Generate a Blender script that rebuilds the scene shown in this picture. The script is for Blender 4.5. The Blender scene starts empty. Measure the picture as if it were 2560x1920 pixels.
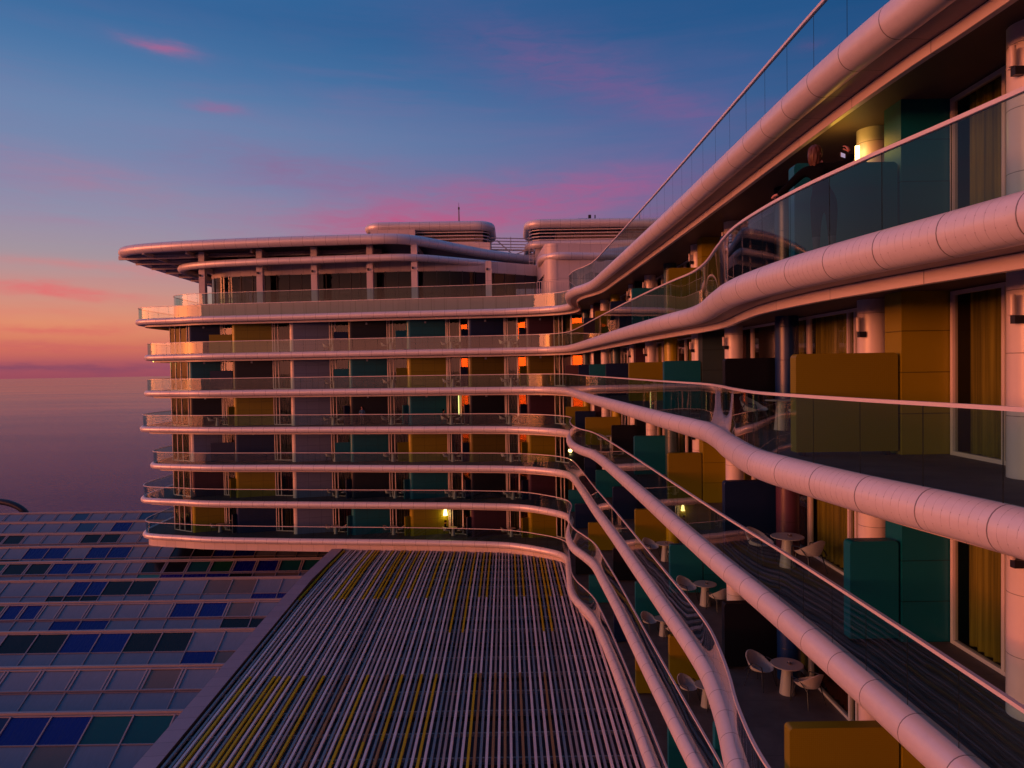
import bpy, bmesh, math, random
from math import sin, cos, pi, radians as R, exp, sqrt
from mathutils import Vector, Matrix
from mathutils.geometry import tessellate_polygon
random.seed(7)
S = bpy.context.scene
COL = S.collection

# ------------------------------------------------------------------ camera
cd = bpy.data.cameras.new('camera'); cam = bpy.data.objects.new('camera', cd); COL.objects.link(cam)
cd.sensor_fit = 'HORIZONTAL'; cd.sensor_width = 36.0; cd.lens = 36.0 * 1736.0 / 2560.0
cd.clip_start = 0.1; cd.clip_end = 30000
pitch, roll = R(1.31), R(0.877)
cam.matrix_world = Matrix.Rotation(R(90) - pitch, 4, 'X') @ Matrix.Rotation(-roll, 4, 'Z')
S.camera = cam

# ------------------------------------------------------------------ exposure
S.view_settings.view_transform = 'Standard'; S.view_settings.look = 'None'
S.view_settings.exposure = 0.0; S.view_settings.gamma = 1.0
try:
    S.render.engine = 'CYCLES'
    S.cycles.max_bounces = 10; S.cycles.transparent_max_bounces = 24
    S.cycles.diffuse_bounces = 3; S.cycles.glossy_bounces = 4
    S.cycles.sample_clamp_indirect = 4.0
except Exception: pass

def lin(c):
    return tuple(((v/255)/12.92 if v/255 <= .04045 else ((v/255+.055)/1.055)**2.4) for v in c)

# ------------------------------------------------------------------ world (dusk sky)
GLOW_AZ = R(-106)      # sunset direction: left of the view and slightly behind
W = bpy.data.worlds.new('World'); S.world = W; W.use_nodes = True
nt = W.node_tree; nt.nodes.clear()
class NG:
    def __init__(s, t): s.t = t
    def n(s, ty, **kw):
        x = s.t.nodes.new(ty)
        for k, v in kw.items(): setattr(x, k, v)
        return x
    def put(s, sock, v):
        if isinstance(v, bpy.types.NodeSocket): s.t.links.new(v, sock)
        elif v is not None:
            if isinstance(v, (tuple, list)) and len(v) == 3 and sock.type == 'RGBA': v = (*v, 1)
            sock.default_value = v
    def m(s, op, a, b=None, c=None, cl=False):
        x = s.n('ShaderNodeMath', operation=op, use_clamp=cl)
        s.put(x.inputs[0], a)
        if b is not None: s.put(x.inputs[1], b)
        if c is not None: s.put(x.inputs[2], c)
        return x.outputs[0]
    def mix(s, f, a, b, bt='MIX'):
        x = s.n('ShaderNodeMix', data_type='RGBA', blend_type=bt)
        s.put(x.inputs[0], f); s.put(x.inputs[6], a); s.put(x.inputs[7], b)
        return x.outputs[2]
    def ramp(s, f, stops, interp='LINEAR'):
        x = s.n('ShaderNodeValToRGB'); x.color_ramp.interpolation = interp
        e = x.color_ramp.elements
        while len(e) > 1: e.remove(e[-1])
        for i, (p, c) in enumerate(stops):
            q = e[0] if i == 0 else e.new(p)
            q.position = p; q.color = (*c, 1) if len(c) == 3 else c
        s.put(x.inputs[0], f); return x.outputs[0]
    def noise(s, vec, scale, detail=3, rough=.5, dist=0, dim='3D'):
        x = s.n('ShaderNodeTexNoise'); x.noise_dimensions = dim
        if vec is not None: s.put(x.inputs['Vector'], vec)
        x.inputs['Scale'].default_value = scale; x.inputs['Detail'].default_value = detail
        x.inputs['Roughness'].default_value = rough; x.inputs['Distortion'].default_value = dist
        return x.outputs[0]
    def comb(s, x_, y_, z_):
        x = s.n('ShaderNodeCombineXYZ'); s.put(x.inputs[0], x_); s.put(x.inputs[1], y_); s.put(x.inputs[2], z_)
        return x.outputs[0]
    def sep(s, v):
        x = s.n('ShaderNodeSeparateXYZ'); s.put(x.inputs[0], v); return x.outputs
g = NG(nt)
tc = g.n('ShaderNodeTexCoord')
dx, dy, dz = g.sep(tc.outputs['Generated'])
el = g.m('ADD', g.m('MULTIPLY', dz, 0.5), 0.5)          # 0..1
h = g.m('SQRT', g.m('ADD', g.m('MULTIPLY', dx, dx), g.m('MULTIPLY', dy, dy)))
gx, gy = sin(GLOW_AZ), cos(GLOW_AZ)
dotg = g.m('DIVIDE', g.m('ADD', g.m('MULTIPLY', dx, gx), g.m('MULTIPLY', dy, gy)), g.m('MAXIMUM', h, .001))
P = lambda s: .5 + .5*s
# near the sunset / away from the sunset
warm = g.ramp(el, [(P(-1), lin((58, 40, 66))), (P(-.02), lin((140, 66, 92))), (P(.012), lin((176, 88, 100))), (P(.032), lin((218, 118, 96))), (P(.06), lin((234, 148, 112))),
                   (P(.10), lin((210, 152, 140))), (P(.145), lin((172, 154, 164))), (P(.19), lin((152, 150, 176))), (P(.25), lin((126, 142, 180))),
                   (P(.31), lin((112, 138, 180))), (P(.37), lin((78, 122, 172))), (P(.43), lin((54, 106, 160))), (P(.6), lin((66, 112, 168))), (P(1), lin((70, 112, 166)))])
cool = g.ramp(el, [(P(-1), lin((40, 32, 60))), (P(-.02), lin((94, 58, 92))), (P(.03), lin((126, 74, 106))), (P(.08), lin((140, 86, 116))),
                   (P(.14), lin((138, 86, 126))), (P(.20), lin((116, 92, 142))), (P(.26), lin((90, 98, 154))), (P(.34), lin((66, 96, 152))),
                   (P(.42), lin((40, 88, 142))), (P(.5), lin((28, 80, 134))), (P(.65), lin((60, 106, 160))), (P(1), lin((70, 112, 166)))])
fw = g.n('ShaderNodeMapRange', interpolation_type='SMOOTHSTEP'); g.put(fw.inputs[0], dotg)
fw.inputs[1].default_value = -.80; fw.inputs[2].default_value = .28
sky = g.mix(fw.outputs[0], cool, warm)
# cirrus streaks
inv = g.m('DIVIDE', 1.0, g.m('ADD', g.m('MAXIMUM', dz, 0.0), .12))
cv = g.comb(g.m('MULTIPLY', dx, g.m('MULTIPLY', inv, 1.0)), g.m('MULTIPLY', dy, g.m('MULTIPLY', inv, 1.0)), 0.0)
cn = g.noise(cv, 1.15, 5, .62, .8)
cs = g.noise(g.comb(g.m('MULTIPLY', dx, 2.2), g.m('MULTIPLY', dy, 2.2), g.m('MULTIPLY', dz, 22.0)), 1.5, 4, .6, .35)
band = g.ramp(el, [(P(.0), (.10,)*3), (P(.03), (.35,)*3), (P(.08), (.8,)*3), (P(.13), (.35,)*3), (P(.17), (.4,)*3), (P(.215), (.95,)*3), (P(.27), (.30,)*3), (P(.36), (.45,)*3), (P(.45), (.12,)*3), (P(.6), (.02,)*3)])
cm = g.m('MULTIPLY', g.m('MULTIPLY', g.m('MULTIPLY_ADD', cs, 3.4, -1.45, cl=True), g.m('MULTIPLY_ADD', cn, 2.6, -.78, cl=True)), band)
ccol = g.ramp(el, [(P(0), lin((190, 84, 104))), (P(.06), lin((240, 118, 108))), (P(.12), lin((226, 108, 116))), (P(.2), lin((190, 100, 146))), (P(.3), lin((176, 104, 150))), (P(.45), lin((150, 100, 150)))])
sky = g.mix(g.m('MULTIPLY', cm, .5, cl=True), sky, ccol)
# individual clouds: soft elliptical puffs at fixed directions (azimuth, elevation in radians)
az = g.m('ARCTAN2', dx, dy); elv = g.m('ARCSINE', dz)
wob = g.m('MULTIPLY_ADD', g.noise(g.comb(g.m('MULTIPLY', az, 9.0), g.m('MULTIPLY', elv, 30.0), 0.0), 1.0, 4, .6), .10, -.05)
fine = g.noise(g.comb(g.m('MULTIPLY', az, 14.0), g.m('MULTIPLY', elv, 70.0), 3.0), 1.0, 4, .65, .6)
def puff(a0, e0, wa, we, slope, col, amt):
    global sky
    u = g.m('SUBTRACT', az, R(a0)); v = g.m('SUBTRACT', g.m('ADD', elv, g.m('MULTIPLY', wob, .35)), g.m('MULTIPLY_ADD', u, slope, R(e0)))
    q = g.m('ADD', g.m('POWER', g.m('ABSOLUTE', g.m('DIVIDE', u, R(wa))), 2.0), g.m('POWER', g.m('ABSOLUTE', g.m('DIVIDE', v, R(we))), 2.0))
    k = g.m('MULTIPLY', g.m('MULTIPLY', g.m('POWER', 2.718, g.m('MULTIPLY', q, -1.0)), g.m('MULTIPLY_ADD', fine, 1.9, -.25, cl=True)), amt, cl=True)
    sky = g.mix(k, sky, lin(col))
puff(-26.4, 22.7, 2.1, .42, -.07, (178, 104, 150), .9)
puff(-22.4, 19.2, 1.9, .36, -.05, (160, 108, 156), .7)
puff(-8.0, 11.6, 9.5, 1.3, .02, (196, 94, 134), 1.0)
puff(2.0, 13.6, 15, 1.7, .05, (190, 88, 140), .75)
puff(4.5, 23.0, 9.0, 2.4, -.25, (128, 92, 148), .6)
puff(13.0, 19.8, 6.0, 1.3, -.28, (132, 94, 150), .6)
puff(-32.5, 5.7, 4.5, .45, -.05, (238, 108, 112), .9)
puff(-30.0, 7.6, 8.0, .3, -.02, (226, 130, 130), .5)
puff(-34.0, 1.9, 9.0, .28, .02, (206, 96, 104), .6)
puff(-33, 3.2, 7.0, .35, .02, (226, 104, 104), .7)
puff(-31, 13.4, 8.0, 1.4, -.1, (176, 128, 158), .5)
puff(-16, 15.5, 9.0, 1.5, -.05, (150, 108, 152), .6)
puff(-36, 0.5, 14.0, .32, 0, (112, 70, 104), .7)
# sunset glow
def lobe(az0, waz, e0, wel, col, amt):
    global sky
    u0 = g.m('SUBTRACT', az, az0); u = g.m('ARCTAN2', g.m('SINE', u0), g.m('COSINE', u0))
    q = g.m('ADD', g.m('POWER', g.m('ABSOLUTE', g.m('DIVIDE', u, waz)), 2.0), g.m('POWER', g.m('ABSOLUTE', g.m('DIVIDE', g.m('SUBTRACT', elv, e0), wel)), 2.0))
    k = g.m('MULTIPLY', g.m('POWER', 2.718, g.m('MULTIPLY', q, -1.0)), amt)
    x = g.n('ShaderNodeVectorMath', operation='SCALE'); x.inputs[0].default_value = col; g.put(x.inputs['Scale'], k)
    sky = g.mix(1.0, sky, x.outputs[0], 'ADD')
dim = g.n('ShaderNodeMapRange'); g.put(dim.inputs[0], dy); dim.inputs[1].default_value = -.9; dim.inputs[2].default_value = .1; dim.inputs[3].default_value = .32; dim.inputs[4].default_value = 1.0
dm = g.n('ShaderNodeVectorMath', operation='SCALE'); g.put(dm.inputs[0], sky); g.put(dm.inputs['Scale'], dim.outputs[0]); sky = dm.outputs[0]
lobe(R(-150), R(44), R(.5), R(5), (1.0, .32, .22), 3.0)
lobe(R(-104), R(15), R(1.5), R(6), (1.0, .18, .03), 3.0)
lobe(R(-108), R(8), R(2.2), R(3.2), (1.0, .24, .0), 13.0)
bg = g.n('ShaderNodeBackground'); g.put(bg.inputs[0], sky); bg.inputs[1].default_value = .92
wo = g.n('ShaderNodeOutputWorld'); nt.links.new(bg.outputs[0], wo.inputs[0])

# ------------------------------------------------------------------ sun (afterglow, very soft)
sd = bpy.data.lights.new('sun', 'SUN'); sun = bpy.data.objects.new('sun', sd); COL.objects.link(sun)
sd.energy = 3.4; sd.angle = R(34); sd.color = (1.0, .24, .105)
SAZ, SEL = R(-116), R(1.0)
sdir = Vector((sin(SAZ)*cos(SEL), cos(SAZ)*cos(SEL), sin(SEL)))
sun.rotation_euler = sdir.to_track_quat('Z', 'Y').to_euler()

# ------------------------------------------------------------------ materials
def mat(name, col, rough=.5, metal=0., spec=.5, build=None):
    m = bpy.data.materials.new(name); m.use_nodes = True
    t = m.node_tree; b = t.nodes['Principled BSDF']
    b.inputs['Base Color'].default_value = (*col, 1); b.inputs['Roughness'].default_value = rough
    b.inputs['Metallic'].default_value = metal; b.inputs['Specular IOR Level'].default_value = spec
    if build: build(NG(t), b, col)
    return m
def bump(g, b, hgt, st, dist=.02):
    x = g.n('ShaderNodeBump'); x.inputs['Strength'].default_value = st; x.inputs['Distance'].default_value = dist
    g.put(x.inputs['Height'], hgt); g.t.links.new(x.outputs[0], b.inputs['Normal'])
def line(g, v, period, w):
    """1 on a thin line every `period`, width w (same unit)"""
    f = g.m('FRACT', g.m('DIVIDE', v, period))
    d = g.m('MINIMUM', f, g.m('SUBTRACT', 1.0, f))
    return g.m('SUBTRACT', 1.0, g.m('DIVIDE', d, w/period, cl=True), cl=True)
def tube_build(ribs):
    def f(g, b, col):
        uv = g.n('ShaderNodeUVMap').outputs[0]; u, v, _ = g.sep(uv)
        j = line(g, u, 1.04, .014)
        n1 = g.noise(g.n('ShaderNodeTexCoord').outputs['Object'], .9, 3, .5)
        n2 = g.noise(g.comb(g.m('MULTIPLY', u, 2.2), g.m('MULTIPLY', v, 3.0), 0.), 3.0, 5, .65)
        c = g.mix(g.m('MULTIPLY', g.m('MULTIPLY_ADD', n2, 2.2, -.85, cl=True), .30), col, tuple(x*.72 for x in col))
        pan = g.n('ShaderNodeTexWhiteNoise', noise_dimensions='1D'); g.put(pan.inputs['W'], g.m('FLOOR', g.m('DIVIDE', u, 1.04)))
        c = g.mix(g.m('MULTIPLY', pan.outputs[0], .10), c, tuple(x*.6 for x in col))
        if ribs:
            r = g.m('MULTIPLY', line(g, u, .13, .006), g.m('GREATER_THAN', g.noise(g.comb(g.m('FLOOR', g.m('DIVIDE', u, .13)), g.m('MULTIPLY', v, 3.), 0.), 1.3, 2, .5), .47))
            c = g.mix(g.m('MULTIPLY', r, .45), c, (.10, .05, .05))
            fu = g.m('SUBTRACT', g.m('FRACT', g.m('DIVIDE', u, .13)), .5); fu = g.m('SUBTRACT', .5, g.m('ABSOLUTE', fu))
            fv = g.m('SUBTRACT', g.m('FRACT', g.m('MULTIPLY', v, 9.0)), .5)
            rv = g.m('LESS_THAN', g.m('SQRT', g.m('ADD', g.m('POWER', g.m('MULTIPLY', fu, .13), 2.), g.m('POWER', g.m('MULTIPLY', fv, .21), 2.))), .009)
            c = g.mix(g.m('MULTIPLY', rv, .28), c, (.12, .06, .06))
        c = g.mix(j, c, (.035, .02, .025))
        g.put(b.inputs['Base Color'], c)
        g.put(b.inputs['Roughness'], g.m('MULTIPLY_ADD', n1, .18, .32))
        wv = g.noise(g.comb(g.m('MULTIPLY', u, .8), g.m('MULTIPLY', v, 9.), 0.), 2.2, 2, .5)
        bump(g, b, g.m('ADD', g.m('MULTIPLY', j, -.5), g.m('MULTIPLY', wv, .55)), .16, .03)
    return f
M = {}
WHITE = (.80, .75, .76)
M['tube'] = mat('tube_panel', WHITE, .38, .25, .5, tube_build(False))
M['tube_rib'] = mat('tube_panel_riveted', WHITE, .38, .2, .5, tube_build(True))
def panel_build(pu, pv, w=.012, dark=.25):
    def f(g, b, col):
        uv = g.n('ShaderNodeUVMap').outputs[0]; u, v, _ = g.sep(uv)
        j = g.m('MAXIMUM', line(g, u, pu, w), line(g, v, pv, w))
        fl = g.comb(g.m('FLOOR', g.m('DIVIDE', u, pu)), g.m('FLOOR', g.m('DIVIDE', v, pv)), 0.)
        wn = g.n('ShaderNodeTexWhiteNoise', noise_dimensions='3D'); g.put(wn.inputs['Vector'], fl)
        nz = g.noise(uv, 2.3, 4, .6)
        c = g.mix(g.m('MULTIPLY', wn.outputs[0], .22), col, tuple(x*.55 for x in col))
        c = g.mix(g.m('MULTIPLY', g.m('MULTIPLY_ADD', nz, 1.5, -.5, cl=True), .22), c, tuple(x*.6 for x in col))
        c = g.mix(j, c, tuple(x*dark*.4 for x in col)); g.put(b.inputs['Base Color'], c)
        bump(g, b, g.m('ADD', g.m('MULTIPLY', j, -1.), g.m('MULTIPLY', nz, .12)), .3, .01)
    return f
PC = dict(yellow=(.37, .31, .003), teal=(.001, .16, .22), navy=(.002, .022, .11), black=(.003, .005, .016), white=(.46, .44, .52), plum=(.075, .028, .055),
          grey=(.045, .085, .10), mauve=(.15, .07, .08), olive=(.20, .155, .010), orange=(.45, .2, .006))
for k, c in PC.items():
    c = (.16, .20, .34) if k == 'white' else tuple(x*.75 for x in c)  # wall faces: palette darkened, their shade is put into the colour
    M['w_'+k] = mat('shaded_cladding_'+k, c, .38, 0, .45, panel_build(1.05, .72))
def perf(g, b, col):
    uv = g.n('ShaderNodeUVMap').outputs[0]; u, v, _ = g.sep(uv)
    r = g.m('MAXIMUM', line(g, u, .035, .008), line(g, v, .035, .008)); nz = g.noise(uv, 1.4, 3, .6)
    c = g.mix(g.m('MULTIPLY', r, .35), col, tuple(x*.45 for x in col)); c = g.mix(g.m('MULTIPLY', nz, .3), c, tuple(x*.7 for x in col))
    g.put(b.inputs['Base Color'], c)
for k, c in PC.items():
    c = tuple(x*(.62 if k != 'teal' else .8) for x in c)  # palette darkened so the screens read as shaded
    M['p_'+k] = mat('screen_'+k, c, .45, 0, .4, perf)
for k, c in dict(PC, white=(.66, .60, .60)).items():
    M['c_'+k] = mat('column_'+k, tuple(min(.8, x*1.15) for x in c), .30, 0, .5, panel_build(9.0, .86, .008))  # lighter copy of the palette for the lit noses and columns
M['frame'] = mat('white_frame', (.66, .60, .60), .4)
M['darkframe'] = mat('dark_frame', (.03, .03, .035), .4)
M['rail'] = mat('handrail', (.72, .66, .66), .3)
M['seam'] = mat('glass_seam', (.012, .02, .022), .3)
def deckb(g, b, col):
    o = g.n('ShaderNodeTexCoord').outputs['Object']; nz = g.noise(o, 1.5, 5, .6)
    c = g.mix(g.m('MULTIPLY_ADD', nz, 1.6, -.4, cl=True), tuple(x*.6 for x in col), tuple(x*1.25 for x in col))
    ox, oy, _ = g.sep(o); l = line(g, oy, 1.2, .012); c = g.mix(g.m('MULTIPLY', l, .6), c, (.03, .025, .025))
    g.put(b.inputs['Base Color'], c); bump(g, b, g.noise(o, 14, 4, .6), .2, .01)
M['deck'] = mat('deck', (.15, .115, .11), .65, 0, .3, deckb)
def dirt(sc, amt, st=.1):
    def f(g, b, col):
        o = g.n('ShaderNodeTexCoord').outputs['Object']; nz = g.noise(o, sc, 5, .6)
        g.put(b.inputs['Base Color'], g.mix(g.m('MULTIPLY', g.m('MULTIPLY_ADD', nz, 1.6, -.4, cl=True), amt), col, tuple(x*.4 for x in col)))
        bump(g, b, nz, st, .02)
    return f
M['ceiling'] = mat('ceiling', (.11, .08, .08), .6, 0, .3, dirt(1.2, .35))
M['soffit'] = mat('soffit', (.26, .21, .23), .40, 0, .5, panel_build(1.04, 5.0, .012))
M['lip'] = mat('lip', (.72, .62, .60), .35, 0, .5, panel_build(2.08, 5.0, .01))
M['skirt'] = mat('skirt_panel', (.70, .62, .62), .4, 0, .5, panel_build(1.04, 3.0, .012))
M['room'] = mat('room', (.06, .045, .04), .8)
M['dark'] = mat('dark_metal', (.02, .02, .035), .4)
def glass(name, tint, boost=1.0, wav=.02, wsc=1.2, seam=0, f0=.045, coat=(1, 1, 1)):
    m = bpy.data.materials.new(name); m.use_nodes = True; t = m.node_tree; t.nodes.clear(); g = NG(t)
    tr = g.n('ShaderNodeBsdfTransparent'); tr.inputs[0].default_value = (*tint, 1)
    gl = g.n('ShaderNodeBsdfGlossy'); gl.inputs['Roughness'].default_value = .0; gl.inputs[0].default_value = (*coat, 1)
    ge = g.n('ShaderNodeNewGeometry'); dt = g.n('ShaderNodeVectorMath', operation='DOT_PRODUCT')
    t.links.new(ge.outputs['Incoming'], dt.inputs[0]); t.links.new(ge.outputs['Normal'], dt.inputs[1])
    c = g.m('SUBTRACT', 1.0, g.m('ABSOLUTE', dt.outputs['Value'])); fr = g.m('MULTIPLY_ADD', g.m('POWER', c, 5.0), .95*boost, f0*boost, cl=True)
    o = g.n('ShaderNodeTexCoord').outputs['Object']
    bp = g.n('ShaderNodeBump'); bp.inputs['Strength'].default_value = wav; bp.inputs['Distance'].default_value = 1.0
    g.put(bp.inputs['Height'], g.noise(o, wsc, 1, .4)); t.links.new(bp.outputs[0], gl.inputs['Normal'])
    mx = g.n('ShaderNodeMixShader'); g.put(mx.inputs[0], fr)
    t.links.new(tr.outputs[0], mx.inputs[1]); t.links.new(gl.outputs[0], mx.inputs[2]); res = mx.outputs[0]
    if seam:
        u, v, _ = g.sep(g.n('ShaderNodeUVMap').outputs[0]); df = g.n('ShaderNodeBsdfDiffuse'); df.inputs[0].default_value = (.012, .02, .022, 1)
        f_ = g.m('FRACT', g.m('DIVIDE', u, seam)); k_ = g.m('LESS_THAN', f_, .016/seam)
        m2 = g.n('ShaderNodeMixShader'); g.put(m2.inputs[0], k_); t.links.new(res, m2.inputs[1]); t.links.new(df.outputs[0], m2.inputs[2]); res = m2.outputs[0]
    out = g.n('ShaderNodeOutputMaterial'); t.links.new(res, out.inputs[0]); return m
M['glass'] = glass('balustrade_glass', (.50, .78, .83), 1.0, .0022, .7, 1.12, .042)
M['pane'] = glass('window_glass', (.70, .72, .62), 1.0, .003, .6, 0, .032)
M['pane_s'] = glass('glare_tinted_glass', (.35, .35, .32), 1.0, .004, .6, 0, .08, (1, .28, .06))  # reflection tinted orange-red, sunset glare painted into the glass
M['pane_r'] = glass('restaurant_glass', (.22, .20, .22), 1.0, .004, .5, 0, .035)
def curt(g, b, col):
    o = g.n('ShaderNodeTexCoord').outputs['Object']; ox, oy, oz = g.sep(o); nz = g.noise(g.comb(g.m('MULTIPLY', ox, 9.), g.m('MULTIPLY', oy, 9.), g.m('MULTIPLY', oz, .15)), 1.6, 3, .6)
    g.put(b.inputs['Base Color'], g.mix(g.m('MULTIPLY_ADD', nz, 2.4, -.7, cl=True), col, tuple(x*.3 for x in col)))
M['curtain'] = mat('curtain', (.40, .36, .06), .8, 0, .2, curt)
M['curtain3'] = mat('curtain_dimmed', (.085, .075, .014), .8, 0, .2, curt)  # darkened curtain copy, dimness of the far rooms put into its colour
M['curtain2'] = mat('curtain_wine', (.08, .018, .016), .8, 0, .2, curt)
def emis(name, col, st):
    m = mat(name, (.9, .8, .6), .5); b = m.node_tree.nodes['Principled BSDF']
    b.inputs['Emission Color'].default_value = (*col, 1); b.inputs['Emission Strength'].default_value = st; return m
M['lamp_on'] = emis('lamp_lit', (1., .72, .22), 6)
M['lamp_off'] = mat('lamp_opal', (.62, .55, .55), .3)
M['strip_on'] = emis('strip_lit', (1., .85, .15), 3)
M['tube_on'] = emis('strip_lit_green', (.8, .9, .25), 1.6)
M['screen_on'] = emis('phone_screen', (.5, .4, .6), .7)
M['fixture'] = mat('fixture', (.45, .45, .52), .4)
M['chair'] = mat('chair_shell', (.70, .58, .54), .55, 0, .3, dirt(30, .3, .3))
M['table'] = mat('table_top', (.50, .42, .38), .4)
M['leg'] = mat('chair_leg', (.012, .014, .03), .4)
M['ash'] = mat('ashtray', (.25, .2, .2), .25, .6)
M['coat'] = mat('dark_coat', (.0025, .0025, .004), 1.0, 0, .1)
M['hair'] = mat('hair', (.085, .030, .014), .45)
M['skin'] = mat('skin', (.50, .24, .18), .5)
M['blueshirt'] = mat('blue_shirt', (.02, .09, .20), .8)
M['trouser'] = mat('trousers', (.03, .03, .04), .8)
M['cushion'] = mat('lounger_mesh', (.05, .04, .045), .7)

# ------------------------------------------------------------------ mesh builder
class MB:
    def __init__(s): s.v = []; s.f = []; s.mi = []; s.uv = []; s.mats = []
    def mid(s, m):
        m = M[m] if isinstance(m, str) else m
        if m not in s.mats: s.mats.append(m)
        return s.mats.index(m)
    def face(s, pts, m, uv=None):
        i = len(s.v); s.v += [tuple(p) for p in pts]; s.f.append(tuple(range(i, i+len(pts)))); s.mi.append(s.mid(m))
        s.uv.append(uv or [(0, 0)]*len(pts))
    def grid(s, rows, m, uvs=None, closed=False):
        """rows: list of rings/rows of points (shared verts, smooth)"""
        i0 = len(s.v); n = len(rows[0]); k = s.mid(m)
        for r in rows: s.v += [tuple(p) for p in r]
        for a in range(len(rows)-1):
            for b in range(n if closed else n-1):
                b2 = (b+1) % n
                s.f.append((i0+a*n+b, i0+a*n+b2, i0+(a+1)*n+b2, i0+(a+1)*n+b)); s.mi.append(k)
                if uvs:
                    U = uvs[0]; V = uvs[1]
                    s.uv.append([(U[a], V[b]), (U[a], V[b+1]), (U[a+1], V[b+1]), (U[a+1], V[b])])
                else: s.uv.append([(0, 0)]*4)
    def box(s, c, d, m, rz=0, rot=None):
        cx, cy, cz = c; hx, hy, hz = d[0]/2, d[1]/2, d[2]/2
        Mx = rot or Matrix.Rotation(rz, 3, 'Z'); C = Vector(c)
        def P(a, b, e): return C + Mx @ Vector((a*hx, b*hy, e*hz))
        for (n, u, w) in (((1, 0, 0), (0, 1, 0), (0, 0, 1)), ((-1, 0, 0), (0, -1, 0), (0, 0, 1)), ((0, 1, 0), (-1, 0, 0), (0, 0, 1)), ((0, -1, 0), (1, 0, 0), (0, 0, 1)), ((0, 0, 1), (1, 0, 0), (0, 1, 0)), ((0, 0, -1), (-1, 0, 0), (0, 1, 0))):
            n, u, w = Vector(n), Vector(u), Vector(w); q = []; uv = []
            for a, b in ((-1, -1), (1, -1), (1, 1), (-1, 1)):
                e = n+a*u+b*w; q.append(P(*e)); uv.append((a*abs(u.dot(Vector((hx, hy, hz))))+cx*abs(u.x)+cy*abs(u.y), b*abs(w.dot(Vector((hx, hy, hz))))))
            s.face(q, m, uv)
    def bar(s, a, b, w, hgt, m):
        a, b = Vector(a), Vector(b); d = b-a; L = d.length
        rot = d.to_track_quat('Y', 'Z').to_matrix()
        s.box((a+b)/2, (w, L, hgt), m, rot=rot)
    def cyl(s, a, b, r0, r1, m, n=12, cap=True):
        a, b = Vector(a), Vector(b); d = (b-a).normalized(); up = Vector((0, 0, 1)) if abs(d.z) < .9 else Vector((0, 1, 0))
        x = d.cross(up).normalized(); y = x.cross(d); L = (b-a).length
        r = [[p + (x*cos(2*pi*i/n)+y*sin(2*pi*i/n))*q for i in range(n)] for p, q in ((a, r0), (b, r1))]
        s.grid(r, m, ([0, L], [i/n*2*pi*r0 for i in range(n+1)]), True)
        if cap:
            s.face(r[0], m); s.face(r[1][::-1], m)
    def vcyl(s, x, y, z0, z1, r, m, n=20, a0=0, a1=2*pi, cap=False):
        """vertical cylinder (or arc); uv: (around, height)"""
        full = abs(a1-a0-2*pi) < 1e-6; k = n if full else n+1
        ring = lambda z: [(x+r*cos(a0+(a1-a0)*i/n), y+r*sin(a0+(a1-a0)*i/n), z) for i in range(k)]
        i0 = len(s.v); s.v += ring(z0)+ring(z1); mi = s.mid(m)
        for i in range(n):
            j = (i+1) % k
            s.f.append((i0+i, i0+j, i0+k+j, i0+k+i)); s.mi.append(mi)
            u0, u1 = (a1-a0)*r*i/n, (a1-a0)*r*(i+1)/n
            s.uv.append([(u0+.3, 0), (u1+.3, 0), (u1+.3, z1-z0), (u0+.3, z1-z0)])
        if cap:
            s.face(ring(z1), m); s.face(ring(z0)[::-1], m)
    def poly(s, pts2, z, m, down=False):
        tri = tessellate_polygon([[Vector((p[0], p[1], 0)) for p in pts2]])
        i0 = len(s.v); s.v += [(p[0], p[1], z) for p in pts2]; mi = s.mid(m)
        for t in tri:
            a, b, c = [Vector((pts2[i][0], pts2[i][1])) for i in t]
            ccw = (b-a).x*(c-a).y-(b-a).y*(c-a).x > 0
            t = tuple(t) if ccw != down else tuple(t)[::-1]
            s.f.append(tuple(i0+i for i in t)); s.mi.append(mi); s.uv.append([(0, 0)]*3)
    def build(s, name, parent=None, smooth=False, angle=None):
        me = bpy.data.meshes.new(name); me.from_pydata(s.v, [], s.f); me.update()
        for m in s.mats: me.materials.append(m)
        me.polygons.foreach_set('material_index', s.mi)
        ul = me.uv_layers.new(name='UVMap'); flat = [c for f in s.uv for p in f for c in p]
        ul.data.foreach_set('uv', flat)
        if smooth: me.polygons.foreach_set('use_smooth', [True]*len(me.polygons))
        if angle:
            me.polygons.foreach_set('use_smooth', [True]*len(me.polygons)); me.set_sharp_from_angle(angle=R(angle))
        me.validate(); me.update()
        o = bpy.data.objects.new(name, me); COL.objects.link(o)
        if parent: o.parent = parent
        return o
def tag(o, label=None, cat=None, group=None, kind=None):
    if label: o['label'] = label
    if cat: o['category'] = cat
    if group: o['group'] = group
    if kind: o['kind'] = kind
    return o
def empty(name, loc=(0, 0, 0), rz=0, parent=None):
    o = bpy.data.objects.new(name, None); COL.objects.link(o); o.location = loc; o.rotation_euler = (0, 0, rz)
    o.empty_display_size = .2
    if parent: o.parent = parent
    return o
def kids(o): return [c for c in bpy.data.objects if c.parent == o]
def copy_tree(o, ch, parent=None):
    c = o.copy(); COL.objects.link(c); c.parent = parent
    for k, sub in ch:
        copy_tree(k, sub, c)
    return c
def tree_of(o): return [(k, tree_of(k)) for k in kids(o)]

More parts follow.
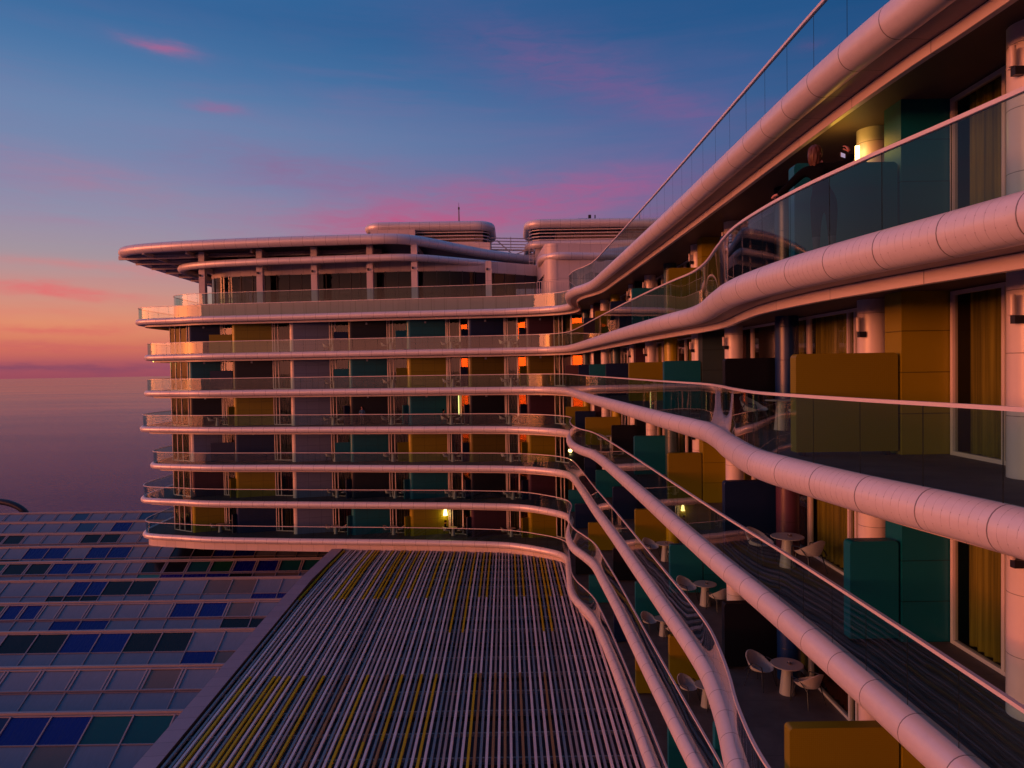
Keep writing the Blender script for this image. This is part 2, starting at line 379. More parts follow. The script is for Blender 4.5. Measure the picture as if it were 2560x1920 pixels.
# ------------------------------------------------------------------ plan curves
def catmull(pts, ds):
    P = [Vector(p) for p in pts]; P = [2*P[0]-P[1]]+P+[2*P[-1]-P[-2]]; out = []
    for i in range(1, len(P)-2):
        p0, p1, p2, p3 = P[i-1:i+3]
        def tj(t, a, b): return t+max((b-a).length, 1e-6)**.5
        t0 = 0; t1 = tj(t0, p0, p1); t2 = tj(t1, p1, p2); t3 = tj(t2, p2, p3); n = max(4, int((p2-p1).length/.08))
        for k in range(n):
            t = t1+(t2-t1)*k/n
            A1 = (t1-t)/(t1-t0)*p0+(t-t0)/(t1-t0)*p1; A2 = (t2-t)/(t2-t1)*p1+(t-t1)/(t2-t1)*p2; A3 = (t3-t)/(t3-t2)*p2+(t-t2)/(t3-t2)*p3
            B1 = (t2-t)/(t2-t0)*A1+(t-t0)/(t2-t0)*A2; B2 = (t3-t)/(t3-t1)*A2+(t-t1)/(t3-t1)*A3
            out.append((t2-t)/(t2-t1)*B1+(t-t1)/(t2-t1)*B2)
    out.append(P[-2]); return resample(out, ds)
def resample(P, ds):
    L = [0]
    for a, b in zip(P, P[1:]): L.append(L[-1]+(b-a).length)
    n = max(2, round(L[-1]/ds)); out = []; j = 0
    for i in range(n+1):
        s = L[-1]*i/n
        while j < len(L)-2 and L[j+1] < s: j += 1
        f = (s-L[j])/max(L[j+1]-L[j], 1e-9); out.append(P[j].lerp(P[j+1], min(max(f, 0), 1)))
    return out
def normals(P):
    out = []
    for i in range(len(P)):
        t = (P[min(i+1, len(P)-1)]-P[max(i-1, 0)]).normalized(); out.append(Vector((-t.y, t.x)))
    return out
def offs(P, o):
    return [p+n*o for p, n in zip(P, normals(P))]
def arclen(P):
    L = [0]
    for a, b in zip(P, P[1:]): L.append(L[-1]+(b-a).length)
    return L
def sweep(mb, P, zc, r, m, n=18, a0=0, a1=2*pi):
    N = normals(P); L = arclen(P); rows = []
    full = abs(a1-a0) > 6.28
    k = n if full else n+1
    for p, q in zip(P, N):
        rows.append([(p.x-q.x*r*cos(a0+(a1-a0)*i/n), p.y-q.y*r*cos(a0+(a1-a0)*i/n), zc+r*sin(a0+(a1-a0)*i/n)) for i in range(k)])
    mb.grid(rows, m, (L, [i/n for i in range(n+1)]), full)
def strip(mb, P, o0, z0, o1, z1, m, flip=False):
    A, B = offs(P, o0), offs(P, o1); L = arclen(P); hh = sqrt((o1-o0)**2+(z1-z0)**2)
    rows = [[(a.x, a.y, z0), (b.x, b.y, z1)] for a, b in zip(A, B)]
    if flip: rows = [r[::-1] for r in rows]
    mb.grid(rows, m, (L, [0, hh]))

def left(tip, y0=64.4):
    return [(tip-.15, 92), (tip-.05, 70), (tip, y0+2.2), (tip+.25, y0+.7), (tip+.9, y0-.42), (tip+2.2, y0-1.0), (tip+4.6, y0-1.62)]
LV = {
 0: left(-35.2, 64.7)+[(-28, 62.1), (-19, 61.0), (-9.6, 59.8), (-3, 59.05), (0, 58.6), (3.0, 57.3), (4.25, 56.0), (4.75, 53.5), (4.2, 49.5), (3.9, 46), (4.1, 43.7), (4.5, 42.2), (4.8, 40.5), (4.95, 36), (5.1, 29), (5.22, 22), (5.28, 16), (5.33, 12), (5.41, 10.2), (5.5, 9.2), (5.62, 7), (5.7, 4), (5.7, -8)],
 1: left(-34.4, 64.6)+[(-28, 62.3), (-19, 61.2), (-9.6, 60.0), (-3, 59.2), (0, 58.7), (3, 57.6), (4.2, 55.8), (4.6, 53), (4.78, 48), (4.88, 40), (4.98, 34), (5.1, 28.5), (5.3, 23.2), (5.45, 20.8), (5.3, 18.9), (4.85, 16.2), (4.57, 14.2), (4.54, 12.6), (4.62, 11.2), (4.85, 9.6), (5.19, 7.85), (5.4, 6.5), (5.5, 4), (5.5, -8)],
 2: left(-34.3, 64.2)+[(-28, 62.0), (-19, 60.9), (-9.6, 59.7), (-3, 58.9), (0, 58.4), (2.6, 57.1), (3.9, 54.5), (4.3, 50), (4.5, 40), (4.77, 33.7), (4.95, 28), (5.1, 23.5), (5.3, 20.2), (5.33, 18.9), (5.12, 17), (4.8, 15.1), (4.53, 12.7), (4.63, 11.5), (4.9, 9.7), (5.35, 7.6), (5.5, 6), (5.5, -8)],
 3: left(-35.0, 64.6)+[(-28, 62.3), (-19.9, 61.1), (-9.8, 59.7), (-.3, 58.1), (2.85, 56), (4.1, 54.2), (4.45, 52.6), (4.2, 50.6), (3.98, 48), (3.94, 45), (4.22, 42.6), (4.6, 41), (4.8, 39), (4.96, 34.8), (5.1, 29), (5.3, 18), (5.45, 14), (5.53, 10), (5.56, -8)],
 4: left(-33.6, 63.6)+[(-27, 61.5), (-19.6, 60.7), (-9.8, 59.4), (-3.6, 58.6), (.74, 57.6), (3, 56.1), (4.1, 54.6), (4.5, 52.8), (4.7, 47.6), (4.8, 41), (5.0, 34), (5.1, 29), (5.2, 24.5), (5.27, 20), (5.24, 18.6), (5.09, 17.2), (4.88, 15.8), (4.6, 14.3), (4.42, 12.5), (4.5, 11), (4.9, 9), (5.3, 7), (5.5, 5), (5.5, -8)],
 5: left(-35.1, 64.6)+[(-28, 62.2), (-20, 61.1), (-10, 60), (-3.7, 59.2), (.7, 58.1), (2.8, 56.3), (4.1, 54.4), (4.35, 52.4), (4.0, 49.6), (3.76, 46.9), (3.87, 44.6), (4.35, 42.6), (4.72, 40.8), (4.87, 37.4), (5.0, 33), (5.1, 27), (5.2, 22), (5.3, 18), (5.4, 10), (5.5, -8)],
 6: left(-35.0, 64.6)+[(-28, 62.3), (-20, 61.2), (-9.5, 60.1), (-3.8, 59.3), (-.4, 58.5), (1.7, 57.2), (3.6, 55.4), (4.13, 53.8), (4.05, 51.5), (3.9, 48.5), (3.8, 46), (3.97, 44.2), (4.35, 42.6), (4.68, 40.9), (4.83, 38.5), (4.95, 35), (5.05, 28), (5.1, 20), (5.1, -8)],
}
ZT = lambda k: 4.77-3.3*k
FL = lambda k: ZT(k)+.21
PATH = {k: catmull(p, .26) for k, p in LV.items()}
def edgeX(k, y):
    """x of the right wing balcony edge at depth y"""
    P = PATH[k]; best = None
    for a, b in zip(P, P[1:]):
        if a.x > 2.5 and min(a.y, b.y) <= y <= max(a.y, b.y) and a.y != b.y: best = a.x+(b.x-a.x)*(y-a.y)/(b.y-a.y)
    return best if best is not None else 4.6
def edgeY(k, x):
    P = PATH[k]
    for a, b in zip(P, P[1:]):
        if a.y < 75 and a.x <= x <= b.x and b.x > a.x: return a.y+(b.y-a.y)*(x-a.x)/(b.x-a.x)
    return 62

# ================================================================== SETTING
# sea
mb = MB(); n = 96; rings = [4, 120, 400, 1200, 4000, 10600]; rows = []
for r in rings: rows.append([(r*cos(2*pi*i/n), r*sin(2*pi*i/n)+40, 0) for i in range(n)])
mb2 = bmesh.new()
def seab(g, b, col):
    o = g.n('ShaderNodeTexCoord').outputs['Object']; x, y, z = g.sep(o)
    v = g.comb(g.m('MULTIPLY', x, .25), g.m('MULTIPLY', y, .7), 0.)
    a = g.noise(v, 1.2, 6, .62, .3); c = g.noise(g.comb(g.m('MULTIPLY', x, .0016), g.m('MULTIPLY', y, .010), 0.), 1.0, 5, .6, .6)
    # distance fade of small waves, slicks of calm water
    dist = g.m('SQRT', g.m('ADD', g.m('MULTIPLY', x, x), g.m('MULTIPLY', y, y)))
    amp = g.m('DIVIDE', 170.0, g.m('ADD', dist, 190.0))
    bp = g.n('ShaderNodeBump'); bp.inputs['Distance'].default_value = 1.6
    g.put(bp.inputs['Strength'], g.m('MULTIPLY', amp, g.m('MULTIPLY_ADD', c, .9, .45))); g.put(bp.inputs['Height'], a)
    g.t.links.new(bp.outputs[0], b.inputs['Normal'])
    g.put(b.inputs['Roughness'], g.m('MULTIPLY_ADD', g.m('MULTIPLY_ADD', c, 2.0, -.5, cl=True), .10, .09))
    b.inputs['IOR'].default_value = 1.33
M['sea'] = mat('sea_water', (.004, .045, .15), .2, 0, .04, seab)
for a in range(len(rows)-1):
    for i in range(n):
        j = (i+1) % n; mb.face([rows[a][i], rows[a][j], rows[a+1][j], rows[a+1][i]][::1], 'sea')
sea = mb.build('sea'); sea.location = (0, 0, -38); tag(sea, kind='structure')
# ground under the hotel
M['ground'] = mat('ground', (.10, .09, .085), .9, 0, .3, dirt(.3, .5))
mb = MB(); mb.box((-8, 45, -37.5), (90, 150, 1.5), 'ground'); tag(mb.build('ground'), kind='structure')

# ================================================================== HOTEL
hotel = empty('hotel_building', (0, 0, -36.7))
tag(hotel, 'curved white hotel with coloured walls and tube-edged glass balconies', 'building')
H0 = hotel.location.z
def hb(mb, name, parent=None, smooth=False, angle=None, kind=None, label=None):
    o = mb.build(name, None, smooth, angle)
    o.parent = parent or hotel
    if parent is None or parent == hotel: o.matrix_parent_inverse = Matrix.Translation((0, 0, -H0))
    if label: o['label'] = label
    if kind: o['kind'] = kind
    return o
ORD = ['rooftop terrace', 'highest', 'second highest', 'third', 'fourth', 'fifth', 'lowest']
BACKPOLY = [(14, -8), (14, 92)]
for k in range(7):
    P = PATH[k]; zt = ZT(k)
    # floor and ceiling slab
    mb = MB()
    fo = [(p.x, p.y) for p in offs(P, .06)]; mb.poly(fo+BACKPOLY, zt+.21, 'deck')
    ce = [(p.x, p.y) for p in offs(P, .60)]
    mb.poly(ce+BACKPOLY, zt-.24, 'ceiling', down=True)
    slab = hb(mb, 'balcony_floor')
    # tube
    mb = MB(); sweep(mb, P, zt, .272, 'tube_rib' if k in (1, 2) else 'tube', 26)
    # keep ribs only on the near, curved part
    if k in (1, 2):
        far = mb.mid('tube')
        for i, f in enumerate(mb.f):
            if mb.v[f[0]][1] > 17.5 or mb.v[f[0]][0] < 3: mb.mi[i] = far
    hb(mb, 'balcony_tube', slab, smooth=True)
    # soffit and lit lip
    mb = MB(); strip(mb, P, .10, zt-.25, .50, zt-.26, 'soffit', flip=True)
    strip(mb, P, .50, zt-.27, .50, zt-.45, 'lip', flip=True); strip(mb, P, .50, zt-.45, .60, zt-.45, 'lip', flip=True)
    strip(mb, P, .60, zt-.45, .60, zt-.24, 'lip', flip=True)
    hb(mb, 'soffit', slab, angle=40)
    # balustrade
    gl = MB(); ra = MB(); se = MB()
    Q = offs(P, .0); L = arclen(Q); N = normals(Q); rows = []
    strip(gl, P, .0, zt+.25, .0, zt+1.285, 'glass')
    A = []
    for p, q in zip(Q, N):
        c = [(-.032, 1.285), (.032, 1.285), (.032, 1.335), (-.032, 1.335)]
        A.append([(p.x+q.x*a, p.y+q.y*a, zt+b) for a, b in c])
    ra.grid(A, 'rail', closed=True)
    glo = hb(gl, 'glass_balustrade', slab, smooth=True)
    hb(ra, 'handrail', slab, angle=50)
# skirt below the lowest balcony
P = PATH[6]; mb = MB(); strip(mb, P, .22, ZT(6)-.95, .22, ZT(6)-.25, 'skirt'); strip(mb, P, 1.6, ZT(6)-1.0, .22, ZT(6)-.95, 'skirt')
hb(mb, 'skirt_panels', angle=40)
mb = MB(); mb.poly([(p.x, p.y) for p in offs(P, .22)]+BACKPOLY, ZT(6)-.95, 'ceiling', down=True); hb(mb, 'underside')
mb = MB(); mb.box((-6, 82, -26.5), (36, 20, 20), 'ground'); mb.box((9.5, 32, -26.5), (6, 84, 20), 'ground'); hb(mb, 'lower_wall')

# ---- far wing rooms (zig-zag wall)
BX = [-29.9, -25.6, -20.1, -14.65, -9.3, -3.86, 1.23]
FW = {1: 'navy yellow white black teal navy plum', 2: 'teal black white teal yellow olive olive', 3: 'black yellow white black teal black plum',
      4: 'white navy white teal yellow olive yellow', 5: 'plum yellow white black teal black plum', 6: 'yellow navy white teal yellow plum yellow'}
# partitions on far wing: (bay, width, colour)
FP = {1: [(1, 2.0, 'yellow'), (3, 1.2, 'navy'), (4, .9, 'teal'), (5, .5, 'navy'), (6, .55, 'navy')],
      2: [(1, 2.0, 'navy'), (3, 1.25, 'teal'), (4, .9, 'yellow'), (5, .6, 'navy'), (6, .55, 'yellow')],
      3: [(1, .35, 'yellow'), (3, .4, 'navy'), (4, .4, 'teal'), (5, .36, 'navy'), (6, .55, 'navy')],
      4: [(1, 2.1, 'navy'), (3, 1.3, 'teal'), (4, .9, 'yellow'), (5, .55, 'navy'), (6, .5, 'yellow')],
      5: [(1, .35, 'yellow'), (3, .35, 'navy'), (4, .4, 'teal'), (5, .4, 'navy'), (6, .5, 'navy')],
      6: [(1, .22, 'navy'), (3, .3, 'teal'), (4, .4, 'yellow'), (5, .3, 'navy'), (6, .55, 'yellow')]}
def wallY(x): return 60.35-.126*x - max(0, x-2)*.35
def curtain(mb, a, b, z0, z1, m='curtain', amp=.075):
    a, b = Vector(a), Vector(b); L = (b-a).length; n = max(6, int(L/.045)); t = (b-a)/L; nn = Vector((-t.y, t.x)); rows = [[], []]
    ph = random.random()*6
    for i in range(n+1):
        s = L*i/n; o = amp*sin(s*26+ph+.8*sin(s*5))+amp*.4*sin(s*61+ph*2); p = a+t*s+nn*o
        rows[0].append((p.x, p.y, z0)); rows[1].append((p.x+nn.x*.0, p.y, z1))
    mb.grid(rows, m)
def window(a, b, z0, z1, mull, par_name='window', cur=None, curm='curtain', back=.22, side=1, pm='pane'):
    """window between plan points a and b; frame with children pane and curtain"""
    a, b = Vector(a), Vector(b); L = (b-a).length; t = (b-a)/L; ang = math.atan2(t.y, t.x); nn = Vector((-t.y, t.x))*side
    f = MB(); zc = (z0+z1)/2
    def post(s, w=.07, d=.09): p = a+t*s; f.box((p.x, p.y, zc), (w, d, z1-z0), 'frame', rz=ang)
    post(.035); post(L-.035)
    for s in mull: post(s*L)
    for z in (z0+.035, z1-.035):
        p = (a+b)/2; f.box((p.x, p.y, z), (L-.14, .085, .07), 'frame', rz=ang)
    fo = hb(f, par_name)
    q = MB(); q.face([(a.x, a.y, z0+.02), (b.x, b.y, z0+.02), (b.x, b.y, z1-.02), (a.x, a.y, z1-.02)], pm); hb(q, 'pane', fo)
    if cur:
        c = MB()
        for (s0, s1) in cur:
            p, r = a+t*s0*L+nn*back, a+t*s1*L+nn*back; curtain(c, p, r, z0+.05, z1-.05, curm)
        hb(c, 'curtain', fo, smooth=True)
    return fo
for k in range(1, 7):
    z0, z1 = FL(k), ZT(k-1)-.24
    cols = FW[k].split()
    for i, x in enumerate(BX):
        xn = BX[i+1] if i < 6 else 6.4
        y = wallY(x); yn = wallY(xn); c = cols[i]; Lx = xn-x
        if i == 6: fx = 2.5; dpt = .7
        else: fx = Lx*.63; dpt = 1.25
        mb = MB()
        # nose
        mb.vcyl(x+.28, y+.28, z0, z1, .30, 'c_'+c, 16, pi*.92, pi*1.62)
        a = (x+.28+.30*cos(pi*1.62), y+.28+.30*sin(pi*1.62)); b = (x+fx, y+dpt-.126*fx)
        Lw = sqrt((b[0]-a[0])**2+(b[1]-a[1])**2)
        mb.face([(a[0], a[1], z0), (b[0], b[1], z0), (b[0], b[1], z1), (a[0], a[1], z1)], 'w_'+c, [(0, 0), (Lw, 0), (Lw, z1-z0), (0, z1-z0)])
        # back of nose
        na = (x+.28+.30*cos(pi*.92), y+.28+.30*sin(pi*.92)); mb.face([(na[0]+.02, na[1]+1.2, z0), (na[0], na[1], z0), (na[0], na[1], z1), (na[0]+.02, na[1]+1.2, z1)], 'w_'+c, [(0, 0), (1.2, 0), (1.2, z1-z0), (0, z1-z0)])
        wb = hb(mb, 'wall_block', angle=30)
        # fixture high on the face
        ft = MB(); p = Vector(a).lerp(Vector(b), .42); tt = (Vector(b)-Vector(a)).normalized(); nn = Vector((tt.y, -tt.x))
        ft.box((p.x+nn.x*.03, p.y+nn.y*.03, z1-.33), (.16, .06, .16), 'fixture' if c in ('navy', 'black', 'teal', 'plum', 'olive') else 'w_'+c, rz=math.atan2(tt.y, tt.x)); hb(ft, 'wall_fixture', wb)
        # window going forward to next nose
        if i < 6: e = (xn+.10, yn+.55)
        else: e = (6.3, 58.4)
        lw = random.random()
        if i in (4, 5):      # narrow fixed pane, angled to mirror the sunset glow
            dv = Vector((cos(R(-37.5)), sin(R(-37.5)))); e0 = (xn+.06, yn+.48); q0 = (e0[0]-dv.x*.95, e0[1]-dv.y*.95)
            window(q0, e0, z0, z1, [], 'side_light', pm='pane_s'); e = q0
        elif i < 4: e = (xn+.12, b[1]-.42)
        else:
            dv = Vector((cos(R(-40)), sin(R(-40)))); q0 = (5.1, 59.0); window(q0, (q0[0]+dv.x*1.3, q0[1]+dv.y*1.3), z0, z1, [], 'side_light', pm='pane_s'); e = q0
        window(b, e, z0, z1, [.12, .27] if i < 6 else [.3, .5], cur=[(.32, .96)] if i < 6 else [(.6, .95)], curm='curtain3' if (i*3+k*5) % 4 else 'curtain2')
    # left end: window piece and end wall
    window((-32.2, 65.6), (-30.0, 64.4), z0, z1, [.3, .6], 'window', cur=None)
    window((-32.2, 90.), (-32.2, 65.65), z0, z1, [j/8 for j in range(1, 8)], 'window', cur=[(.5, .98)], side=-1)
    for (i, w, c) in FP[k]:
        x = BX[i]; y = wallY(x); mb = MB(); zz = z0+.07
        ex = x-w; ey = max(edgeY(k, ex)+.42, wallY(ex)-.28)
        a = Vector((x-.02, y-.12+.28)); b = Vector((ex, ey)); t = (b-a).normalized(); Lw = (b-a).length; p = (a+b)/2
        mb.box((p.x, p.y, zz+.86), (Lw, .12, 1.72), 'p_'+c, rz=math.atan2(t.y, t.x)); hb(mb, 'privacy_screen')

# ---- right wing rooms
def XW(y):
    pts = [(-8, 7.65), (30, 7.65), (37, 7.5), (44, 7.1), (50, 6.75), (57, 6.35), (60, 6.3)]
    for (a, xa), (b, xb) in zip(pts, pts[1:]):
        if a <= y <= b: return xa+(xb-xa)*(y-a)/(b-a)
    return 6.3
RB = {12.3: dict(zip(range(1, 7), 'teal yellow teal yellow teal yellow'.split())), 24.9: dict(zip(range(1, 7), 'yellow grey yellow teal yellow navy'.split())),
      37.3: dict(zip(range(1, 7), 'black plum black navy black navy'.split())), 49.7: dict(zip(range(1, 7), 'plum black plum black navy black'.split())),
      -.3: dict(zip(range(1, 7), 'teal yellow teal yellow teal yellow'.split()))}
RC = {18.0: 'black navy plum navy teal navy', 31.0: 'grey yellow grey yellow teal yellow', 43.9: 'yellow grey yellow navy yellow teal', 55.4: 'grey grey yellow grey teal grey', 5.6: 'navy navy navy teal navy teal'}
RP = {12.1: 'teal yellow teal yellow teal navy', 18.56: 'navy black navy black teal yellow', 24.75: 'yellow teal yellow teal yellow teal', 31.0: 'teal yellow teal yellow teal yellow',
      36.9: 'navy navy black navy black navy', 43.1: 'yellow teal yellow teal yellow teal', 49.1: 'navy navy navy navy navy black', 54.8: 'yellow mauve yellow black teal navy', 5.9: 'navy teal navy yellow navy teal'}
WC = [-2.6+12.45*0-.6, 1.2, 9.5, 13.65, 22.2, 26.3, 34.9, 38.8, 47.3, 51.2]
for k in range(1, 7):
    z0, z1 = FL(k), ZT(k-1)-.24
    for y, cc in RB.items():
        c = cc[k]; xw = XW(y); mb = MB()
        x0, x1, y0, y1 = xw-.87, xw+.02, y-.22, y+.32; hgt = z1-z0
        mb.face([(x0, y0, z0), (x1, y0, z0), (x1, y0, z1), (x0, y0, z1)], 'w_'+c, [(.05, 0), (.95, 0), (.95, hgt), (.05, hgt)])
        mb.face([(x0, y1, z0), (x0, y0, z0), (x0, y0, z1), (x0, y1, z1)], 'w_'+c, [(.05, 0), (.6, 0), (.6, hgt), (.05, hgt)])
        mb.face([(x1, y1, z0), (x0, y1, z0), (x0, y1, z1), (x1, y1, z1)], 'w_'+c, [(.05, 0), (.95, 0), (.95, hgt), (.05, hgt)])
        hb(mb, 'wall_block')
    for y, cc in RC.items():
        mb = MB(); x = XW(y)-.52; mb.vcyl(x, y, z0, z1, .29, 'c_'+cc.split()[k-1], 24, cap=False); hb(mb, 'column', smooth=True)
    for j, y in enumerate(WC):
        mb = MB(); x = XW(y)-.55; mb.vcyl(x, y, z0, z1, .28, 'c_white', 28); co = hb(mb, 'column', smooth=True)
        if y > 40 or y < 3: continue
        # wall lamp on the side toward the sea terrace
        lp = MB(); lx, ly = x-.36, y-.16; lit = (k == 1 and abs(y-13.65) < .1)
        lp.box((lx+.06, ly, z0+2.17), (.13, .09, .11), 'dark')
        lo = hb(lp, 'wall_lamp', co)
        lp = MB(); lp.cyl((lx-.01, ly, z0+2.23), (lx-.01, ly, z0+2.50), .042, .042, 'lamp_on' if lit else 'lamp_off', 14); lp.cyl((lx+.02, ly+.09, z0+2.23), (lx+.02, ly+.09, z0+2.47), .03, .03, 'lamp_off', 10)
        hb(lp, 'lamp_shade', co)
        if lit:
            ld = bpy.data.lights.new('lamp_light', 'POINT'); lob = bpy.data.objects.new('lamp_light', ld); COL.objects.link(lob)
            ld.energy = 11; ld.color = (1, .50, .05); ld.shadow_soft_size = .05; ld.shadow_soft_size = .22; lob.location = (lx-.36, ly-.12, z0+2.42); lob.parent = hotel; lob.matrix_parent_inverse = Matrix.Translation((0, 0, -H0))
    # glazing runs
    B = sorted(RB)
    runs = []
    for i, y in enumerate(B):
        e = B[i+1] if i+1 < len(B) else 58.6
        d = e-y; a = y+.34
        cuts = [a, y+1.9, y+5.55, y+9.75, e-.24] if e < 58 else [a, y+2.2, y+5.2, e]
        for s0, s1 in zip(cuts, cuts[1:]): runs.append((s0, s1))
    for j, (s0, s1) in enumerate(runs):
        if s1 < 4: continue
        w = s1-s0; mull = [] if w < 1.8 else [.5] if w < 3 else [.33, .42]
        cr = [(.22, .90)] if s0 < 12 else [(.42, .94)] if j % 2 else [(.08, .55)]
        window((XW(s0), s0+.01), (XW(s1), s1-.01), z0, z1-.02, mull, 'right_wing_window' , cur=cr if s0 < 40 else None, curm='curtain' if (j+k) % 3 or s0 < 12 else 'curtain2', side=-1, back=.16)  # plain framed window, same unit as in the far wing
    for y, cc in RP.items():
        c = cc.split()[k-1]; x1 = XW(y)-.92 if min(abs(y-b) for b in RB) < .7 else XW(y)-.45
        x0 = max(edgeX(k, y-.1), edgeX(k, y+.2))+.38
        if k == 5 and abs(y-18.56) < .1: x0 = 5.35
        mb = bmesh.new(); w, hh, t = x1-x0, 1.72, .24; r = .08
        prof = [(0, 0), (w, 0)]+[(w-r+r*cos(q*pi/16), hh-r+r*sin(q*pi/16)) for q in range(0, 9)]+[(r-r*cos(q*pi/16), hh-r+r*sin(q*pi/16)) for q in range(8, -1, -1)]
        mm = MB(); z = z0+.07
        fr = [(x0+a, y, z+b) for a, b in prof]; bk = [(x0+a, y+t, z+b) for a, b in prof]
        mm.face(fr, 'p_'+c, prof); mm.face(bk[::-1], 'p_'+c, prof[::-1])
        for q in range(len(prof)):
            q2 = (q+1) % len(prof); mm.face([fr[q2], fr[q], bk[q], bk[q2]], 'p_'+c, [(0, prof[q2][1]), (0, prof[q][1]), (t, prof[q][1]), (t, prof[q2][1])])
        for a in (.15, w-.15): mm.box((x0+a, y+t/2, z0+.035), (.06, t*.7, .07), 'dark')
        hb(mm, 'privacy_screen'); mb.free()
# rooms behind the glass, walls coloured dark to look unlit
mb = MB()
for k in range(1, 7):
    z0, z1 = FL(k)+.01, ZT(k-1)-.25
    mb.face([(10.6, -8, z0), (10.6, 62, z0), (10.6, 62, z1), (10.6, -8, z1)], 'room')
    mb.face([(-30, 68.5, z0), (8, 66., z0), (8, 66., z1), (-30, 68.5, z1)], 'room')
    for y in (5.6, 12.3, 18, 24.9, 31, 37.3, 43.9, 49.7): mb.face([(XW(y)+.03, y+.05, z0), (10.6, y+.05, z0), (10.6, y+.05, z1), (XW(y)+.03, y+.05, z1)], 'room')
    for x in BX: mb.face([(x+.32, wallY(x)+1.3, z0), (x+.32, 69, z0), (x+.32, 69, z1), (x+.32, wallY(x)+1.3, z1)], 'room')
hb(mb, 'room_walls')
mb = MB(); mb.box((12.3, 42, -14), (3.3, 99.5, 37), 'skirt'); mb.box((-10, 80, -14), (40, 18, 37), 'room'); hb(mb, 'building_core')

# ================================================================== HOTEL TOP: restaurant storey and roofs
DZ = 6.34
P2 = catmull([(-33.0, 92), (-32.95, 70), (-32.7, 67.6), (-31.9, 66.2), (-30.6, 65.3), (-28, 64.6), (-19, 63.3), (-9.6, 62.2), (-3, 61.4), (1.0, 60.6), (4.2, 59.9), (7, 59.6), (12, 59.5)], .3)
M['terr'] = mat('terrace_wall', (.42, .33, .31), .5, 0, .3, panel_build(1.1, 5., .012))
mb = MB(); strip(mb, P2, 0, 4.98, 0, DZ, 'terr'); mb.poly([(p.x, p.y) for p in P2]+[(12, 92)], DZ, 'deck')
ter = hb(mb, 'raised_terrace', angle=30)
gl = MB(); P3 = [p for p in P2 if p.x < 2.2]; strip(gl, P3, .02, DZ+.02, .02, DZ+1.02, 'glass'); hb(gl, 'glass_balustrade', ter, smooth=True)
ra = MB(); ra.grid([[(p.x+q.x*a, p.y+q.y*a, DZ+b) for a, b in ((-.02, 1.02), (.06, 1.02), (.06, 1.06), (-.02, 1.06))] for p, q in zip(P3, normals(P3))], 'rail', closed=True); hb(ra, 'handrail', ter)
# bar fence on the terrace between balustrade and tower
mb = MB(); Pf = [p for p in PATH[0] if 1.4 < p.x < 5 and p.y > 50]; Pf = [Vector((2.3+i*.2, 60.3-i*.02)) for i in range(22)]
for p in Pf: mb.box((p.x, p.y, DZ+.55), (.045, .045, 1.1), 'frame')
mb.bar((2.3, 60.3, DZ+1.1), (6.5, 59.9, DZ+1.1), .05, .05, 'frame'); hb(mb, 'bar_fence', ter)
# restaurant glazing
G3 = catmull([(-29.6, 92), (-29.5, 70), (-29.1, 68.0), (-27.9, 66.9), (-26, 66.3), (-17, 65.3), (-9, 64.6), (-5, 65.0), (0, 67.6), (3.4, 70.0)], .3)
mb = MB(); strip(mb, G3, 0, DZ, 0, 9.15, 'pane_r'); g3 = hb(mb, 'restaurant_glazing', smooth=True)
mb = MB(); L = arclen(G3); s = .3; i = 0
while s < L[-1]-.3:
    while L[i+1] < s: i += 1
    p = G3[i]; t = (G3[i+1]-p).normalized(); mb.box((p.x, p.y-.02, (DZ+9.15)/2), (.05, .10, 9.15-DZ), 'darkframe', rz=math.atan2(t.y, t.x)); s += 1.17
strip(mb, G3, -.02, 9.1, -.02, 9.2, 'frame'); hb(mb, 'mullions', g3)
mb = MB(); strip(mb, G3, -.05, 9.15, -.05, 10.2, 'skirt'); hb(mb, 'fascia', g3, smooth=True)
mb = MB(); strip(mb, G3, 5.0, DZ, 5.0, 10.2, 'room'); Q = offs(G3, .06)
rr = random.Random(3)
for _ in range(26):
    x = rr.uniform(-27, 2); y = 68.5-.09*(x+20)+rr.uniform(0, 1.5)+(max(0, x+5)*.8)
    mb.cyl((x, y, DZ), (x, y, DZ+.72), .05, .05, 'frame', 6); mb.cyl((x, y, DZ+.72), (x, y, DZ+.76), .45, .45, 'table', 14)
hb(mb, 'restaurant_interior', g3)
# columns and beams
for x, y in ((-28.9, 65.5), (-26.0, 67.5), (-23.1, 64.4), (-17.9, 63.8), (-12.7, 63.2), (-8.6, 62.7), (-2.0, 64.2)):
    mb = MB(); w = .55; tp = 9.8 if x > -3 else 11.3; mb.box((x, y, (DZ+tp)/2), (w, w, tp-DZ), 'skirt'); c = hb(mb, 'roof_column')
    mb = MB(); mb.box((x-.12, y-.36, 9.1), (.14, .2, .2), 'dark'); mb.box((x+.28, y-.30, 9.0), (.12, .16, .16), 'frame'); hb(mb, 'spotlight', c)
    mb = MB(); mb.box((x, y+3.0, 9.75), (.42, 5.2, .45), 'skirt')
    if x < -3: mb.box((x, y+6, 11.05), (.40, 11, .45), 'skirt')
    hb(mb, 'roof_beam', c)
